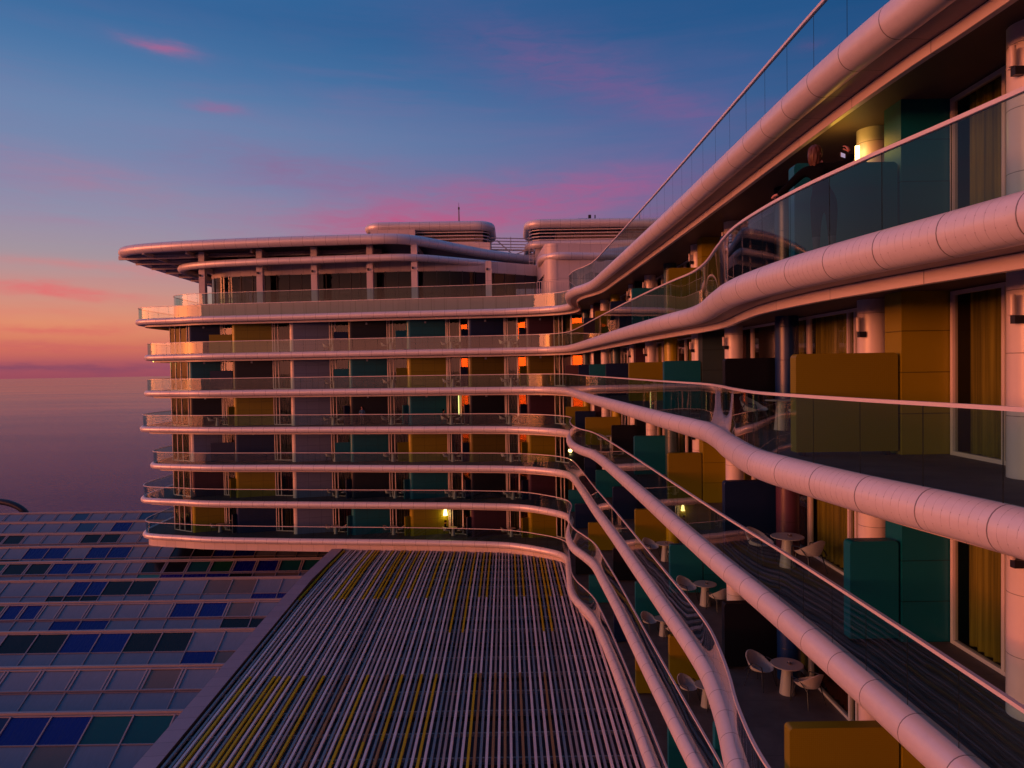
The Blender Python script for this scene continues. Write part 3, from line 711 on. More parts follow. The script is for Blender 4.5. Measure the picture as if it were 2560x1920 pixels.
# roof edge tubes
RT = catmull([(-39.2, 100), (-38.3, 76), (-37.75, 70), (-37.35, 67.6), (-36.6, 66.2), (-35.0, 65.1), (-32, 64.1), (-28, 63.3), (-20.5, 62.35), (-13.2, 61.8), (-10.8, 61.7), (-9.2, 62.2), (-7.4, 64.0), (-5, 67.3), (-2.0, 71.0), (3.0, 75.6), (6, 78.0)], .3)
IT = catmull([(-31.9, 80), (-32.1, 70), (-31.9, 67.7), (-31.1, 66.2), (-29.6, 65.1), (-27.5, 64.3), (-22.7, 63.3), (-17.5, 62.7), (-12.3, 62.1), (-9.3, 62.1), (-7.5, 62.8), (-5.2, 64.4), (-2.0, 66.8), (2.0, 70.0), (2.9, 69.6), (2.9, 67.0), (2.95, 64.4), (3.5, 63.0), (4.4, 62.5), (7, 62.9), (12, 63.6)], .3)
for P, z, r, nm in ((RT, 11.6, .46, 'roof_edge_tube'), (IT, 10.0, .33, 'canopy_edge_tube')):
    mb = MB(); sweep(mb, P, z, r, 'tube', 20); hb(mb, nm, smooth=True)
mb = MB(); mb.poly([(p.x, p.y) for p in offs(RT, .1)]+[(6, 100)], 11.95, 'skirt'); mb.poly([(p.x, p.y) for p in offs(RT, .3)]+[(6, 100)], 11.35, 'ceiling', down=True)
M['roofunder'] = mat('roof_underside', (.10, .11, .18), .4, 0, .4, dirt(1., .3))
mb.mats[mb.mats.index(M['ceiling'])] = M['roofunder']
rs = hb(mb, 'roof_slab')
mb = MB()
for i in range(9):
    y = 66.5+i*3.3; mb.bar((-37.6-(y-66)*.04, y+.6, 11.15), (-12, y-1.2, 11.15), .22, .38, 'frame' if 0 else 'skirt')
for x in (-34, -30, -24, -18): mb.bar((x, 64.6, 11.2), (x-2.5, 98, 11.2), .2, .3, 'skirt')
hb(mb, 'ceiling_rib', rs)
mb = MB(); mb.poly([(p.x, p.y) for p in offs(IT, .1) if p.x < 1.9]+[(2.0, 72), (-29, 74)], 10.15, 'ceiling'); hb(mb, 'canopy')
# upper roof volumes with rounded tubes
def pill(x0, x1, y0, y1, r):
    out = []
    for cx, cy, a in ((x0+r, y0+r, pi), (x1-r, y0+r, 1.5*pi), (x1-r, y1-r, 0), (x0+r, y1-r, .5*pi)):
        for i in range(9): out.append(Vector((cx+r*cos(a+i*pi/16), cy+r*sin(a+i*pi/16))))
    return resample(out+[out[0]], .3)
def rings(x0, x1, y0, y1, z, r, nm, par=None):
    P = pill(x0, x1, y0, y1, 1.4); mb = MB(); sweep(mb, P, z, r, 'tube', 18); return hb(mb, nm, par, smooth=True), P
t1, Pp = rings(-14.7, -2.0, 72, 80, 14.75, .48, 'upper_roof_tube')
mb = MB(); mb.poly([(p.x, p.y) for p in Pp[:-1]], 15.1, 'skirt'); mb.box((-8.3, 76.5, 13.6), (11.0, 5.5, 2.2), 'terr'); hb(mb, 'plant_room', t1)
def louver(Pts, z0, z1, nrow, par, post=1.6):
    mb = MB()
    for j in range(nrow):
        z = z0+(z1-z0)*(j+.5)/nrow
        for a, b in zip(Pts, Pts[1:]): mb.bar((a[0], a[1], z), (b[0], b[1], z), .05, .10, 'frame')
    for a, b in zip(Pts, Pts[1:]):
        L = (Vector(b)-Vector(a)).length; n = max(1, int(L/post))
        for i in range(n+1):
            p = Vector(a).lerp(Vector(b), i/n); mb.box((p.x, p.y+.04, (z0+z1)/2), (.07, .07, z1-z0), 'frame')
    hb(mb, 'louver_railing', par)
louver([(p.x, p.y) for p in pill(-14.6, -2.1, 72.1, 79.8, 1.3)][::3], 12.9, 14.3, 4, t1)
mb = MB(); mb.box((-12.0, 71.75, 13.6), (4.6, .5, 1.5), 'skirt'); mb.box((-14.9, 71.2, 13.0), (3.0, .6, 1.3), 'skirt'); mb.box((-9, 71.5, 12.4), (14, .8, .9), 'skirt'); hb(mb, 'roof_upstand', t1)
t2, Pp = rings(2.0, 20, 74, 82, 15.25, .48, 'upper_roof_tube')
mb = MB(); sweep(mb, pill(2.0, 20, 74, 82, 1.4), 13.05, .42, 'tube', 18); hb(mb, 'lower_roof_tube', t2, smooth=True)
mb = MB(); mb.poly([(p.x, p.y) for p in Pp[:-1]], 15.6, 'skirt'); mb.box((11.5, 78.5, 14.1), (13, 5, 2.4), 'terr'); mb.box((12.2, 77, 11.4), (19, 5.5, 3.0), 'skirt'); hb(mb, 'plant_room', t2)
louver([(p.x, p.y) for p in pill(2.1, 19.9, 74.1, 81.9, 1.3)][::3], 13.4, 14.8, 4, t2)
louver([(-2.4, 74.5), (2.6, 75.4)], 12.8, 14.1, 4, t2, 2.4)
mb = MB(); mb.bar((-2.4, 74.6, 12.7), (2.6, 75.5, 12.7), .2, .16, 'frame'); mb.bar((-1.4, 74.7, 13.7), (.3, 75, 12.2), .1, .1, 'frame'); mb.bar((1.6, 75.2, 12.6), (.2, 75, 12.1), .1, .1, 'frame'); mb.bar((-3.4, 74, 11.9), (3.6, 75, 12.1), .12, .12, 'frame'); hb(mb, 'footbridge', t2)
mb = MB(); mb.box((8.3, 77.5, 16.2), (1.5, .5, .5), 'dark'); mb.box((8.9, 77.5, 16.3), (.3, .4, 1.1), 'dark'); mb.box((9.5, 77.5, 16.2), (.12, .12, 1.3), 'dark'); mb.box((14.6, 77.5, 16.4), (.06, .06, 1.4), 'frame'); hb(mb, 'roof_antenna', t2)
# stair tower
mb = MB(); mb.vcyl(4.05, 63.5, 4.9, 11.15, .95, 'skirt', 30, pi*.95, 1.6*pi); mb.face([(4.3, 62.58, 4.9), (12, 63.6, 4.9), (12, 63.6, 11.0), (4.3, 62.58, 11.15)], 'skirt', [(0, 0), (8, 0), (8, 6), (0, 6)])
mb.face([(2.6, 70.5, 8.5), (3.1, 63.5, 8.5), (3.1, 63.5, 11.15), (2.6, 70.5, 11.0)], 'skirt', [(0, 0), (7, 0), (7, 2.7), (0, 2.7)])
mb.face([(3.1, 63.5, 11.15), (4.3, 62.58, 11.15), (12, 63.6, 11.0), (12, 72, 11.0), (2.6, 71, 11.0)], 'skirt'); hb(mb, 'stair_tower', angle=30)
mb = MB(); mb.face([(3.1, 70.5, DZ), (3.12, 64.3, DZ), (3.12, 64.3, 8.5), (3.1, 70.5, 8.5)], 'pane')
for y in (64.3, 65.8, 67.3, 68.8): mb.box((3.1, y, 7.4), (.08, .08, 2.1), 'frame')
hb(mb, 'tower_window')
# ladder beside the tower
mb = MB()
for x in (1.9, 2.3): mb.bar((x, 69.4, 10.2), (x, 69.4, 12.6), .04, .04, 'frame')
for i in range(9): mb.bar((1.9, 69.4, 10.3+i*.27), (2.3, 69.4, 10.3+i*.27), .03, .03, 'frame')
hb(mb, 'ladder')
# mast
mb = MB(); mb.cyl((-5.35, 74, 15), (-5.35, 74, 17.0), .07, .05, 'dark', 8); mb.cyl((-5.35, 74, 16.9), (-5.35, 74, 17.15), .10, .08, 'dark', 8); mb.cyl((-5.35, 74, 17.1), (-5.35, 74, 17.6), .02, .015, 'dark', 6)
o = mb.build('lightning_mast'); tag(o, 'thin dark mast rising from the flat rounded rooftop', 'mast')
# lit strip under the highest balcony's seaward tip
mb = MB(); mb.box((-32.6, 65.2, ZT(1)-.34), (2.6, .18, .07), 'strip_on', rz=-.35); hb(mb, 'ceiling_light', label='lit yellow ceiling light at the seaward tip')
mb = MB(); mb.box((-4.75, 61.6, FL(3)+1.75), (.08, .06, 1.75), 'tube_on'); mb.box((-4.6, 61.6, FL(3)+2.65), (.3, .06, .06), 'tube_on'); hb(mb, 'tube_light', label='lit vertical light tube behind a window')
mb = MB()
bmz = FL(4)+1.62; mb.cyl((4.55, 54.9, bmz-.02), (4.55, 54.9, bmz+.0), .03, .03, 'frame', 8)
rowsS = [[(4.55+.17*sin(a*pi/8)*cos(b*pi/8), 54.9+.17*sin(a*pi/8)*sin(b*pi/8), bmz+.17*cos(a*pi/8)) for b in range(16)] for a in range(9)]
mb.grid(rowsS, 'lamp_on', closed=True); hb(mb, 'globe_lamp', smooth=True)
mb = MB(); px, py, pz = -6.15, 62.0, FL(6)+1.72; mb.cyl((px, py, pz), (px, py, pz+.55), .20, .11, 'lamp_on', 18); mb.cyl((px, py, pz+.55), (px, py, ZT(5)-.25), .012, .012, 'dark', 6)
o = mb.build('pendant_lamp'); tag(o, 'lit yellow tapered pendant lamp hanging in a room above the lowest balcony', 'lamp')
ld = bpy.data.lights.new('pendant_light', 'POINT'); lo = bpy.data.objects.new('pendant_light', ld); COL.objects.link(lo); ld.energy = 6; ld.color = (1, .75, .2); lo.location = (px, py-.1, pz-.15)
ld = bpy.data.lights.new('globe_light', 'POINT'); lo = bpy.data.objects.new('globe_light', ld); COL.objects.link(lo); ld.energy = 5; ld.color = (1, .75, .25); lo.location = (4.55, 54.6, bmz-.3); lo.parent = None

# ================================================================== ATRIUM ROOF (sawtooth glass)
M['r_frame'] = mat('roof_frame', (.34, .31, .35), .5, 0, .4, dirt(.6, .3))
def rg(name, col, rough=.12, spec=.5):
    def f(g, b, col):
        o = g.n('ShaderNodeTexCoord').outputs['Object']; x, y, z = g.sep(o)
        nz = g.noise(g.comb(g.m('MULTIPLY', x, 5.), g.m('MULTIPLY', y, .9), z), 1.6, 5, .65); n2 = g.noise(o, .5, 3, .6)
        f_ = g.m('MULTIPLY_ADD', nz, 1.8, -.5, cl=True)
        g.put(b.inputs['Base Color'], g.mix(g.m('MULTIPLY', f_, .5), col, tuple(v*.55+.02 for v in col)))
        g.put(b.inputs['Roughness'], g.m('MULTIPLY_ADD', nz, .22, rough)); bump(g, b, n2, .04, .3)
    return mat(name, col, rough, 0, spec, f)
M['r_g'] = rg('roof_glass_grey', (.17, .20, .28)); M['r_b'] = rg('roof_glass_blue', (.001, .004, .20), .16, .35); M['r_k'] = rg('roof_glass_black', (.006, .007, .012), .10, .3)
M['r_t'] = rg('roof_glass_teal', (.004, .075, .085), .12, .35); M['r_n'] = rg('roof_glass_navy', (.006, .02, .10), .12, .35); M['r_s'] = rg('roof_glass_sand', (.15, .115, .10)); M['r_a'] = rg('roof_glass_azure', (.02, .07, .17))
M['r_e'] = rg('roof_glass_seagreen', (.03, .20, .17)); M['r_h'] = rg('roof_glass_green', (.004, .06, .03), .12, .35)
AZ = -17.5
bnd = [-2, -1, 0, 1, 2, 3, 4, 5, 6, 7, 8, 9, 9.68, 10.36]+[11.04+i for i in range(0, 16)]
RIDGE = [24.0, 29.8, 35.55, 41.2, 46.95, 53.0, 58.8, 64.7, 70.5, 76.3, 82.2, 88.0]
PAN = {2: 'u5.12n u4.43b u3.48b u2.49t u1.64t l3.48s', 3: 'u2.63s u9.2g', 4: 'u8.44k u7.46k u6.52b u5.52b u4.55k u3.6k l2.61b l1.6s',
 5: 'u11.3t u10.78b u10.05b u4.6b u3.63b l8.48b l7.51b l2.61k l1.73k u2.6s', 6: 'u9.95b u9.27b u8.44k u7.46k l10.64k l9.95k l9.27k l2.61b l1.68b u3.5s u4.5s',
 7: 'u15.33t u14.41k u13.46k u12.49b u11.54b u8.44k u7.51k u6.52t u5.55h u4.6b u3.63b u2.63t u1.68t l8.44e l7.51b l6.52b l5.55b l4.6k l3.6s l2.6s',
 8: 'u15.9b u14.95b u12.13b u11.18b u8.34k u7.42k u6.52b u5.64b l16.87k l14.03k l13.08k l12.13t l11.18t l8.3t l5.5s l4.5s', 9: 'u19.45k u18.77k u14.05k u13.13k', 10: 'u14.1b l20.69b l17.82k l16.85k u17a', 11: 'u15.02a u19a', 1: 'u3.5b u4.5b l2.5t u6.5k', 0: 'u5.5b'}
atr = empty('glass_atrium_roof', (-36, 55, -37)); tag(atr, 'low sawtooth roof of grey, blue, black and teal glass panels beside the hotel', 'roof')
def ab(mb, nm, par=None, angle=None):
    o = mb.build(nm, None, angle=angle); o.parent = par or atr
    if par is None: o.matrix_parent_inverse = Matrix.Translation((36, -55, 37))
    return o
def gx_(v): return -15.5-2.11*v
al = R(30); LP = 1.57
for r, D in enumerate(RIDGE):
    sp = {}
    for q in PAN.get(r, '').split():
        pos = float(q[1:-1])
        for j in range(len(bnd)-1):
            if bnd[j] <= pos < bnd[j+1]: sp[(0 if q[0] == 'u' else 1, j)] = q[-1]
    fr = MB(); x0, x1 = gx_(-2), gx_(bnd[-1])
    fr.box(((x0+x1)/2, D+.02, AZ-.03), (abs(x1-x0), .18, .20), 'r_frame')
    fr.face([(x1, D+.1, AZ), (x0, D+.1, AZ), (x0, D+.25, AZ-3.2), (x1, D+.25, AZ-3.2)], 'r_frame')
    rootrow = ab(fr, 'roof_row')
    gp = MB(); mu = MB()
    thick = r in (3, 5, 7, 9, 11)
    def pt(x, s, o=0.): return (x, D-.16-s*cos(al)-o*sin(al), AZ-.10-s*sin(al)+o*cos(al))
    NP = 4
    for i in range(NP):
        s0, s1 = i*LP, (i+1)*LP
        for j in range(len(bnd)-1):
            xa, xb = gx_(bnd[j]), gx_(bnd[j+1]); c = sp.get((i, j), 'g')
            if i > 1 and random.random() < .2: c = random.choice('bktg')
            lift = .06 if (thick and i == 0) else 0
            m_ = .0
            pts = [pt(xb, s1, lift), pt(xa, s1, lift), pt(xa, s0, lift), pt(xb, s0, lift)]
            if c in 'g' or i > 1: gp.face(pts, 'r_'+c)
            else:
                cp = MB(); cp.face(pts, 'r_'+c); ab(cp, 'coloured_pane', rootrow)
    for b_ in bnd:
        x = gx_(b_); w = .07; a, b2 = pt(x, 0, .03), pt(x, NP*LP, .03); mu.bar(a, b2, w, .08, 'r_frame')
        if thick:
            for dx_ in (-.10, .10): mu.bar(pt(x+dx_, .02, .09), pt(x+dx_, LP-.04, .09), .09, .07, 'r_frame')
    for i in range(NP+1):
        s = i*LP; a, b2 = pt(x0, s, .03), pt(x1, s, .03); mu.bar(a, b2, .05, .06, 'r_frame')
    if thick:
        mu.bar(pt(x0, LP-.10, .09), pt(x1, LP-.10, .09), .14, .06, 'r_frame'); mu.bar(pt(x0, .07, .09), pt(x1, .07, .09), .12, .06, 'r_frame')
    ab(gp, 'glass_panes', rootrow); ab(mu, 'glazing_bars', rootrow)
mb = MB(); mb.box((gx_(12), 57, -29.5), (62, 72, 14), 'ground'); ab(mb, 'base')
# side return wall seen beyond the hotel's tip
mb = MB(); mb.box((-40.2, 92.0, -18.6), (2.4, 7, 2.2), 'r_frame', rz=-.5); ab(mb, 'roof_end')
# dark arch at the far corner
mb = MB(); Pa = []
for i in range(25):
    a = pi*i/24; Pa.append((-68.0+4.4*cos(a), 90.5, -18.9+2.5*sin(a)))
rr_ = [[(p[0]+.0, p[1]+.45*cos(q*pi/5), p[2]) if 0 else (p[0]+.42*cos(q*pi/5)*cos(pi*i/24), p[1]+.42*sin(q*pi/5), p[2]+.42*cos(q*pi/5)*sin(pi*i/24)) for q in range(10)] for i, p in enumerate(Pa)]
mb.grid(rr_, 'dark', closed=True); o = mb.build('pipe_arch', smooth=True); tag(o, 'dark curved pipe arch beyond the far corner of the glass roof', 'arch')

# ================================================================== LOUVRE ROOF
lou = empty('slatted_roof', (-5, 45, -37)); tag(lou, 'large slatted roof of white and yellow bars in the courtyard', 'roof')
def lb(mb, nm, par=None):
    o = mb.build(nm); o.parent = par or lou
    if par is None: o.matrix_parent_inverse = Matrix.Translation((5, -45, 37))
    return o
def lz(y): return -15.62-(max(0, y-51)/11)*.30-(max(0, 51-y)*.034)
SK = .008
M['slat_w'] = mat('slat_white', (.74, .70, .74), .5, 0, .3, dirt(.8, .4)); M['slat_g'] = mat('slat_grey', (.36, .35, .37), .5, 0, .3, dirt(.8, .4))
M['slat_y'] = mat('slat_yellow', (.58, .42, .008), .5, 0, .3, dirt(.8, .3)); M['slat_d'] = mat('slat_faded', (.33, .20, .09), .5, 0, .3, dirt(.8, .3))
YF = (47.2, 61.8); YM = (37.0, 47.2); YN = (12, 36.9)
seg_y = [62.2, 55.0, 47.2, 41.4, 36.2, 30.0, 12]
rnd = random.Random(11); ns = 85; x = -14.75
ylw_far = {0, 9, 11, 12, 17, 20, 21, 23, 26, 29, 34, 38, 42, 45, 48, 50, 58, 60, 64, 66, 67, 70}
ylw_near = {3, 8, 9, 11, 14, 18, 23, 27, 31, 34, 38, 41, 49, 50, 53, 55, 58, 63}
whiteset = set()
for i in range(ns):
    xx = -14.85+i*.258; mb = MB(); w_ = i % 2 == 0 if i % 11 else False; rnd.random(); base = 'slat_w' if w_ else 'slat_g'
    hi = .05 if (w_ or i in ylw_far or i in ylw_near) else -.04
    for a, b in zip(seg_y, seg_y[1:]):
        m_ = base
        if a > 47.3 and i in ylw_far: m_ = 'slat_y'
        elif i in (42, 45, 64, 66) and a > 41.5: m_ = 'slat_y'
        elif a < 36.5 and i in ylw_near: m_ = 'slat_y' if (i < 50 and rnd.random() < .85) else 'slat_d'
        xa, xb = xx+SK*(45-a), xx+SK*(45-b)
        if b < 47 and a < 48: pass
        mb.bar((xa, a, lz(a)+hi), (xb, b+.012, lz(b)+hi), .112, .11, m_)
    lb(mb, 'slat')
y = 61.4; j = 0
while y > 13:
    mb = MB(); m_ = 'dark' if abs(y-41.3) < .8 else 'slat_g'
    mb.bar((-14.9, y, lz(y)-.22), (7.2, y, lz(y)-.22), .09, .16, m_)
    if j % 2: mb.bar((-14.9, y-.3, lz(y)-.34), (7.2, y-.3, lz(y)-.34), .16, .22, 'dark')
    lb(mb, 'purlin'); y -= 1.9; j += 1
mb = MB(); mb.face([(-15.2, 10, -17.1), (6.5, 10, -17.1), (6.5, 63, -16.9), (-15.2, 63, -16.9)], 'dark'); M['pit'] = mat('roof_pit', (.035, .035, .055), .7)
mb.mats = [M['pit']]; lb(mb, 'roof_pit')
mb = MB()
M['band'] = mat('parapet_band', (.27, .25, .33), .5, 0, .4, panel_build(1.0, 40., .014))
def band(o0, o1, dz0, dz1, m):
    rows = []; L = []
    ys = [12+i*1.0 for i in range(51)]
    for yv in ys:
        bx = -15.0+SK*(45-yv); zz = lz(yv)
        rows.append([(bx+o0, yv, zz+dz0), (bx+o1, yv, zz+dz1)]); L.append(yv)
    mb.grid(rows, m, (L, [0, 1]))
band(-1.0, .0, .18, .22, 'band'); band(0, 0, .22, -1.5, 'room'); band(-1.0, -1.0, -3.5, .18, 'band')
lb(mb, 'parapet')
mb = MB(); mb.box((-5, 38, -27), (20, 50, 19), 'ground'); lb(mb, 'podium')

# ================================================================== FURNITURE
def tb(mb, nm, par, smooth=False, angle=None):
    o = mb.build(nm, None, smooth, angle); o.parent = par; return o
def make_table():
    r = empty('bistro_table')
    mb = MB(); rows = [[(rr*cos(2*pi*i/28), rr*sin(2*pi*i/28), z) for i in range(28)] for rr, z in ((.001, .715), (.375, .715), (.39, .722), (.39, .735), (.38, .742), (.001, .742))]
    mb.grid(rows, 'table', closed=True); tb(mb, 'table_top', r, angle=35)
    mb = MB(); rows = [[(rr*cos(2*pi*i/20), rr*sin(2*pi*i/20), z) for i in range(20)] for rr, z in ((.19, 0), (.185, .03), (.11, .71))]
    mb.grid(rows, 'table', closed=True); tb(mb, 'pedestal', r, angle=35); return r
def make_chair():
    r = empty('armchair'); mb = MB(); n = 28; rows = []
    def hgt(a):   # height of the rim around the seat, back at +y
        c = (1+cos(a-pi/2))/2; return .455+.31*(c**1.5 if c > .5 else .62*c)+.03*exp(-((a-pi/2)**2)/.3)
    for lv in range(9):
        row = []
        for i in range(n):
            a = 2*pi*i/n; ca, sa = cos(a), sin(a); H = hgt(a if a < 1.5*pi else a-2*pi)
            if lv <= 3: q = lv/3; rr = .235*q; z = .415+.018*q*q; x, y = rr*ca*1.0, rr*sa
            else:
                q = (lv-3)/5; rr = .235+.085*q*(.5+.5*max(sa, -.2)+.25*abs(ca)); z = .433+(H-.433)*q; x, y = rr*ca*1.06, rr*sa
                if sa < -.3: y -= .02*q
            row.append((x, y, z))
        rows.append(row)
    inner = [[(x*.93, y*.93, z+.012 if l < 4 else z) for x, y, z in row] for l, row in enumerate(rows)]
    mb.grid(rows, 'chair', closed=True); mb.grid(inner[::-1], 'chair', closed=True); mb.grid([inner[-1], rows[-1]], 'chair', closed=True)
    tb(mb, 'seat_shell', r, angle=50)
    for sx in (-1, 1):
        for sy in (-1, 1):
            mb = MB(); mb.cyl((sx*.20, sy*.16, .42), (sx*.27, sy*.25, 0), .014, .010, 'leg', 8); tb(mb, 'leg', r)
        mb = MB()
        for a, b in (((sx*.255, -.235, .42), (sx*.275, -.21, .60)), ((sx*.275, -.21, .60), (sx*.31, .02, .63)), ((sx*.31, .02, .63), (sx*.27, .24, .40)), ((sx*.255, -.235, .42), (sx*.27, -.25, .0))): mb.cyl(a, b, .013, .013, 'leg', 8)
        tb(mb, 'arm_frame', r)
    return r
T0 = make_table(); C0 = make_chair(); A0 = empty('ashtray'); mb = MB(); mb.cyl((0, 0, 0), (0, 0, .035), .045, .055, 'ash', 14); mb.cyl((0, 0, .02), (0, .05, .06), .006, .006, 'lamp_off', 6); tb(mb, 'bowl', A0)
TT, CT, AT = tree_of(T0), tree_of(C0), tree_of(A0); used = set()
def place(o, ch, loc, rz, label, cat, group):
    if o.name not in used: used.add(o.name); c = o
    else: c = copy_tree(o, ch)
    if 'chair' in c.name: c.scale = (1.08, 1.08, 1.04)
    c.location = loc; c.rotation_euler = (0, 0, rz); tag(c, label, cat, group); return c
BALN = {1: 'highest', 2: 'second highest', 3: 'third highest', 4: 'fourth highest', 5: 'second lowest', 6: 'lowest'}
GT, GC, GA = 'small round tables on the balconies', 'shell armchairs on the balconies', 'ashtrays on the balcony tables'
# right wing: (floor, depth, x, table-specific phrase)
for k, y, x, wh, near in ((3, 16.75, 6.62, 'below the navy screen', True), (4, 17.15, 6.75, 'in front of the nearest black screen', True), (4, 23.6, 6.5, 'in front of the teal screen', True), (4, 29.1, 6.35, 'in front of the yellow screen', True),
                   (5, 23.2, 6.4, 'half hidden by the balcony tube', True), (3, 41.9, 6.0, 'by the far yellow screen', False), (2, 17.0, 6.6, 'behind the yellow screen', False), (5, 29.4, 6.3, 'near the teal screen', False)):
    z = FL(k)+.004
    place(T0, TT, (x, y, z), .2, 'round table, %s right-wing balcony, %s' % (BALN[k], wh), 'table', GT)
    place(C0, CT, (x-.52, y+.42, z), R(38), 'armchair left of table, %s right-wing balcony, %s' % (BALN[k], wh), 'chair', GC)
    place(C0, CT, (x+.30, y-.52, z), R(205), 'armchair right of table, %s right-wing balcony, %s' % (BALN[k], wh), 'chair', GC)
    if near and k in (3, 4): place(A0, AT, (x+.05, y-.02, z+.742), 0, 'ashtray on table, %s right-wing balcony, %s' % (BALN[k], wh), 'ashtray', GA)
# far wing
ordn = ['first', 'second', 'third', 'fourth', 'fifth', 'sixth', 'seventh']
fark = {1: [2, 3, 4, 5], 2: [2, 3, 4, 5], 3: [0, 2, 3, 4, 5], 4: [2, 3, 4, 5], 5: [2, 3, 4, 5], 6: [0, 2, 3, 4, 5]}
for k, bays in fark.items():
    for i in bays:
        x = BX[i]+(BX[i+1]-BX[i])*(.73 if i else .62)+.1*((k*7+i*3) % 3-1); y = wallY(x)+.45; z = FL(k)+.004
        wh = '%s far-wing balcony, %s bay from left' % (BALN[k], ordn[i])
        place(T0, TT, (x, y, z), 0, 'white table, '+wh, 'table', GT)
        place(C0, CT, (x-.62, y+.12, z), R(70+(k*13+i*29) % 40), 'white armchair left of table, '+wh, 'chair', GC)
        place(C0, CT, (x+.62, y+.05, z), R(-75-(k*17+i*11) % 40), 'white armchair right of table, '+wh, 'chair', GC)
# loungers on the third balcony's seaward tip
def lounger(x, y, z, rz, label):
    r = empty('sun_lounger', (x, y, z), rz); tag(r, label, 'sun lounger', 'sun loungers at the seaward balcony tip')
    mb = MB(); mb.box((0, -.25, .34), (.6, 1.3, .04), 'cushion'); tb(mb, 'seat', r)
    mb = MB(); mb.box((0, .62, .58), (.58, .75, .04), 'cushion', rot=Matrix.Rotation(R(42), 3, 'X')); tb(mb, 'backrest', r)
    for sx in (-.28, .28):
        for sy in (-.8, .35): mb = MB(); mb.bar((sx, sy, .33), (sx, sy+.12, 0), .04, .04, 'dark'); tb(mb, 'leg', r)
lounger(-31.6, 64.9, FL(3), R(-62), 'dark sun lounger, left one at the third balcony tip')
lounger(-30.6, 65.5-.7, FL(3), R(-62), 'dark sun lounger nearer the window at the third balcony tip')

# ================================================================== PEOPLE
def skinned(name, verts, edges, mats_fn, sub=2):
    """verts: (pos, radius); builds one continuous skinned mesh"""
    me = bpy.data.meshes.new(name); me.from_pydata([v[0] for v in verts], edges, []); o = bpy.data.objects.new(name, me); COL.objects.link(o)
    m = o.modifiers.new('s', 'SKIN'); m.use_smooth_shade = True
    sv = me.skin_vertices[0].data
    for i, v in enumerate(verts):
        r = v[1]; sv[i].radius = (r, r) if not isinstance(r, tuple) else r
    sv[0].use_root = True
    s2 = o.modifiers.new('u', 'SUBSURF'); s2.levels = sub; s2.render_levels = sub
    dg = bpy.context.evaluated_depsgraph_get(); nm = bpy.data.meshes.new_from_object(o.evaluated_get(dg)); nm.name = name
    o.modifiers.clear(); o.data = nm; bpy.data.meshes.remove(me)
    names = []
    for q in ('coat', 'skin', 'trouser', 'blueshirt'): nm.materials.append(M[q]); names.append(q)
    for p in nm.polygons: p.material_index = names.index(mats_fn(p.center)); p.use_smooth = True
    return o
def hand(root, dirv, up, name, par, curl=.6, s=1.0):
    """palm with four fingers and a thumb, closed round something"""
    d = Vector(dirv).normalized(); u = Vector(up).normalized(); w = d.cross(u).normalized(); root = Vector(root)
    V = [(root, .026*s)]; E_ = []
    V.append((root+d*.045*s, .034*s)); E_.append((0, 1))
    for i, (off, ln) in enumerate(((-.030, .072), (-.010, .082), (.010, .078), (.029, .060))):
        p = root+d*.075*s+w*off*s; b = len(V); V.append((p, .0105*s)); E_.append((1, b)); dd = d
        for q in range(3):
            ang = curl*(.6+.3*q); dd = (dd*cos(ang)-u*sin(ang)).normalized(); p = p+dd*ln*s*(.42, .33, .25)[q]; V.append((p, .0092*s*(1, .9, .8)[q])); E_.append((b+q, b+q+1))
    b = len(V); p = root+d*.03*s-w*.035*s-u*.01*s; V.append((p, .012*s)); E_.append((1, b)); p = p+(d*.6-w*.6-u*.4).normalized()*.035*s; V.append((p, .0105*s)); E_.append((b, b+1)); p = p+(d*.7-u*.6).normalized()*.028*s; V.append((p, .009*s)); E_.append((b+1, b+2))
    o = skinned(name, V, E_, lambda c: 'skin', 1); o.parent = par; return o
# the woman photographing over the railing of the highest balcony, local frame: origin at her feet
wx, wy, wz = 5.07, 11.25, FL(1)
wr = empty('person', (wx, wy, wz)); wr.scale = (1.07,)*3; tag(wr, 'person in a dark coat leaning on the highest railing and holding up a phone', 'person')
V = [((0, 0, .90), (.15, .12)), ((-.02, .03, 1.06), (.145, .11)), ((-.05, .03, 1.22), (.165, .12)), ((-.07, .03, 1.34), (.14, .10)), ((-.08, .03, 1.425), .055), ((-.09, .03, 1.49), .055),  # 5 neck
     ((-.25, .12, 1.35), .080), ((-.40, .30, 1.19), .062), ((-.46, .46, 1.12), .052), ((-.475, .53, 1.115), .045),   # 6..9 left arm to rail
     ((.10, -.08, 1.355), .078), ((.25, -.20, 1.37), .075), ((.285, -.24, 1.44), .064), ((.268, -.255, 1.50), .050),       # 10..13 right arm raised
     ((-.09, .05, .78), .105), ((-.09, .07, .45), .070), ((-.09, .06, .09), .048), ((-.11, -.0, .04), .040),
     ((.10, -.03, .78), .105), ((.11, -.02, .45), .070), ((.11, -.02, .09), .048), ((.09, -.10, .04), .040)]
E_ = [(0, 1), (1, 2), (2, 3), (3, 4), (4, 5), (3, 6), (6, 7), (7, 8), (8, 9), (3, 10), (10, 11), (11, 12), (12, 13), (0, 14), (14, 15), (15, 16), (16, 17), (0, 18), (18, 19), (19, 20), (20, 21)]
b = skinned('body', V, E_, lambda c: 'skin' if c.z > 1.44 and abs(c.x+.09) < .08 else 'coat' if c.z > .35 else 'trouser', 2); b.parent = wr
def ell(mb, c, r, m, n=20, k=12, f=None):
    rows = []
    for a in range(k+1):
        row = []
        for i in range(n):
            p = Vector((r[0]*sin(a*pi/k)*cos(2*pi*i/n), r[1]*sin(a*pi/k)*sin(2*pi*i/n), r[2]*cos(a*pi/k)))
            if f: p = f(p)
            row.append(tuple(Vector(c)+p))
        rows.append(row)
    mb.grid(rows[::-1], m, closed=True)
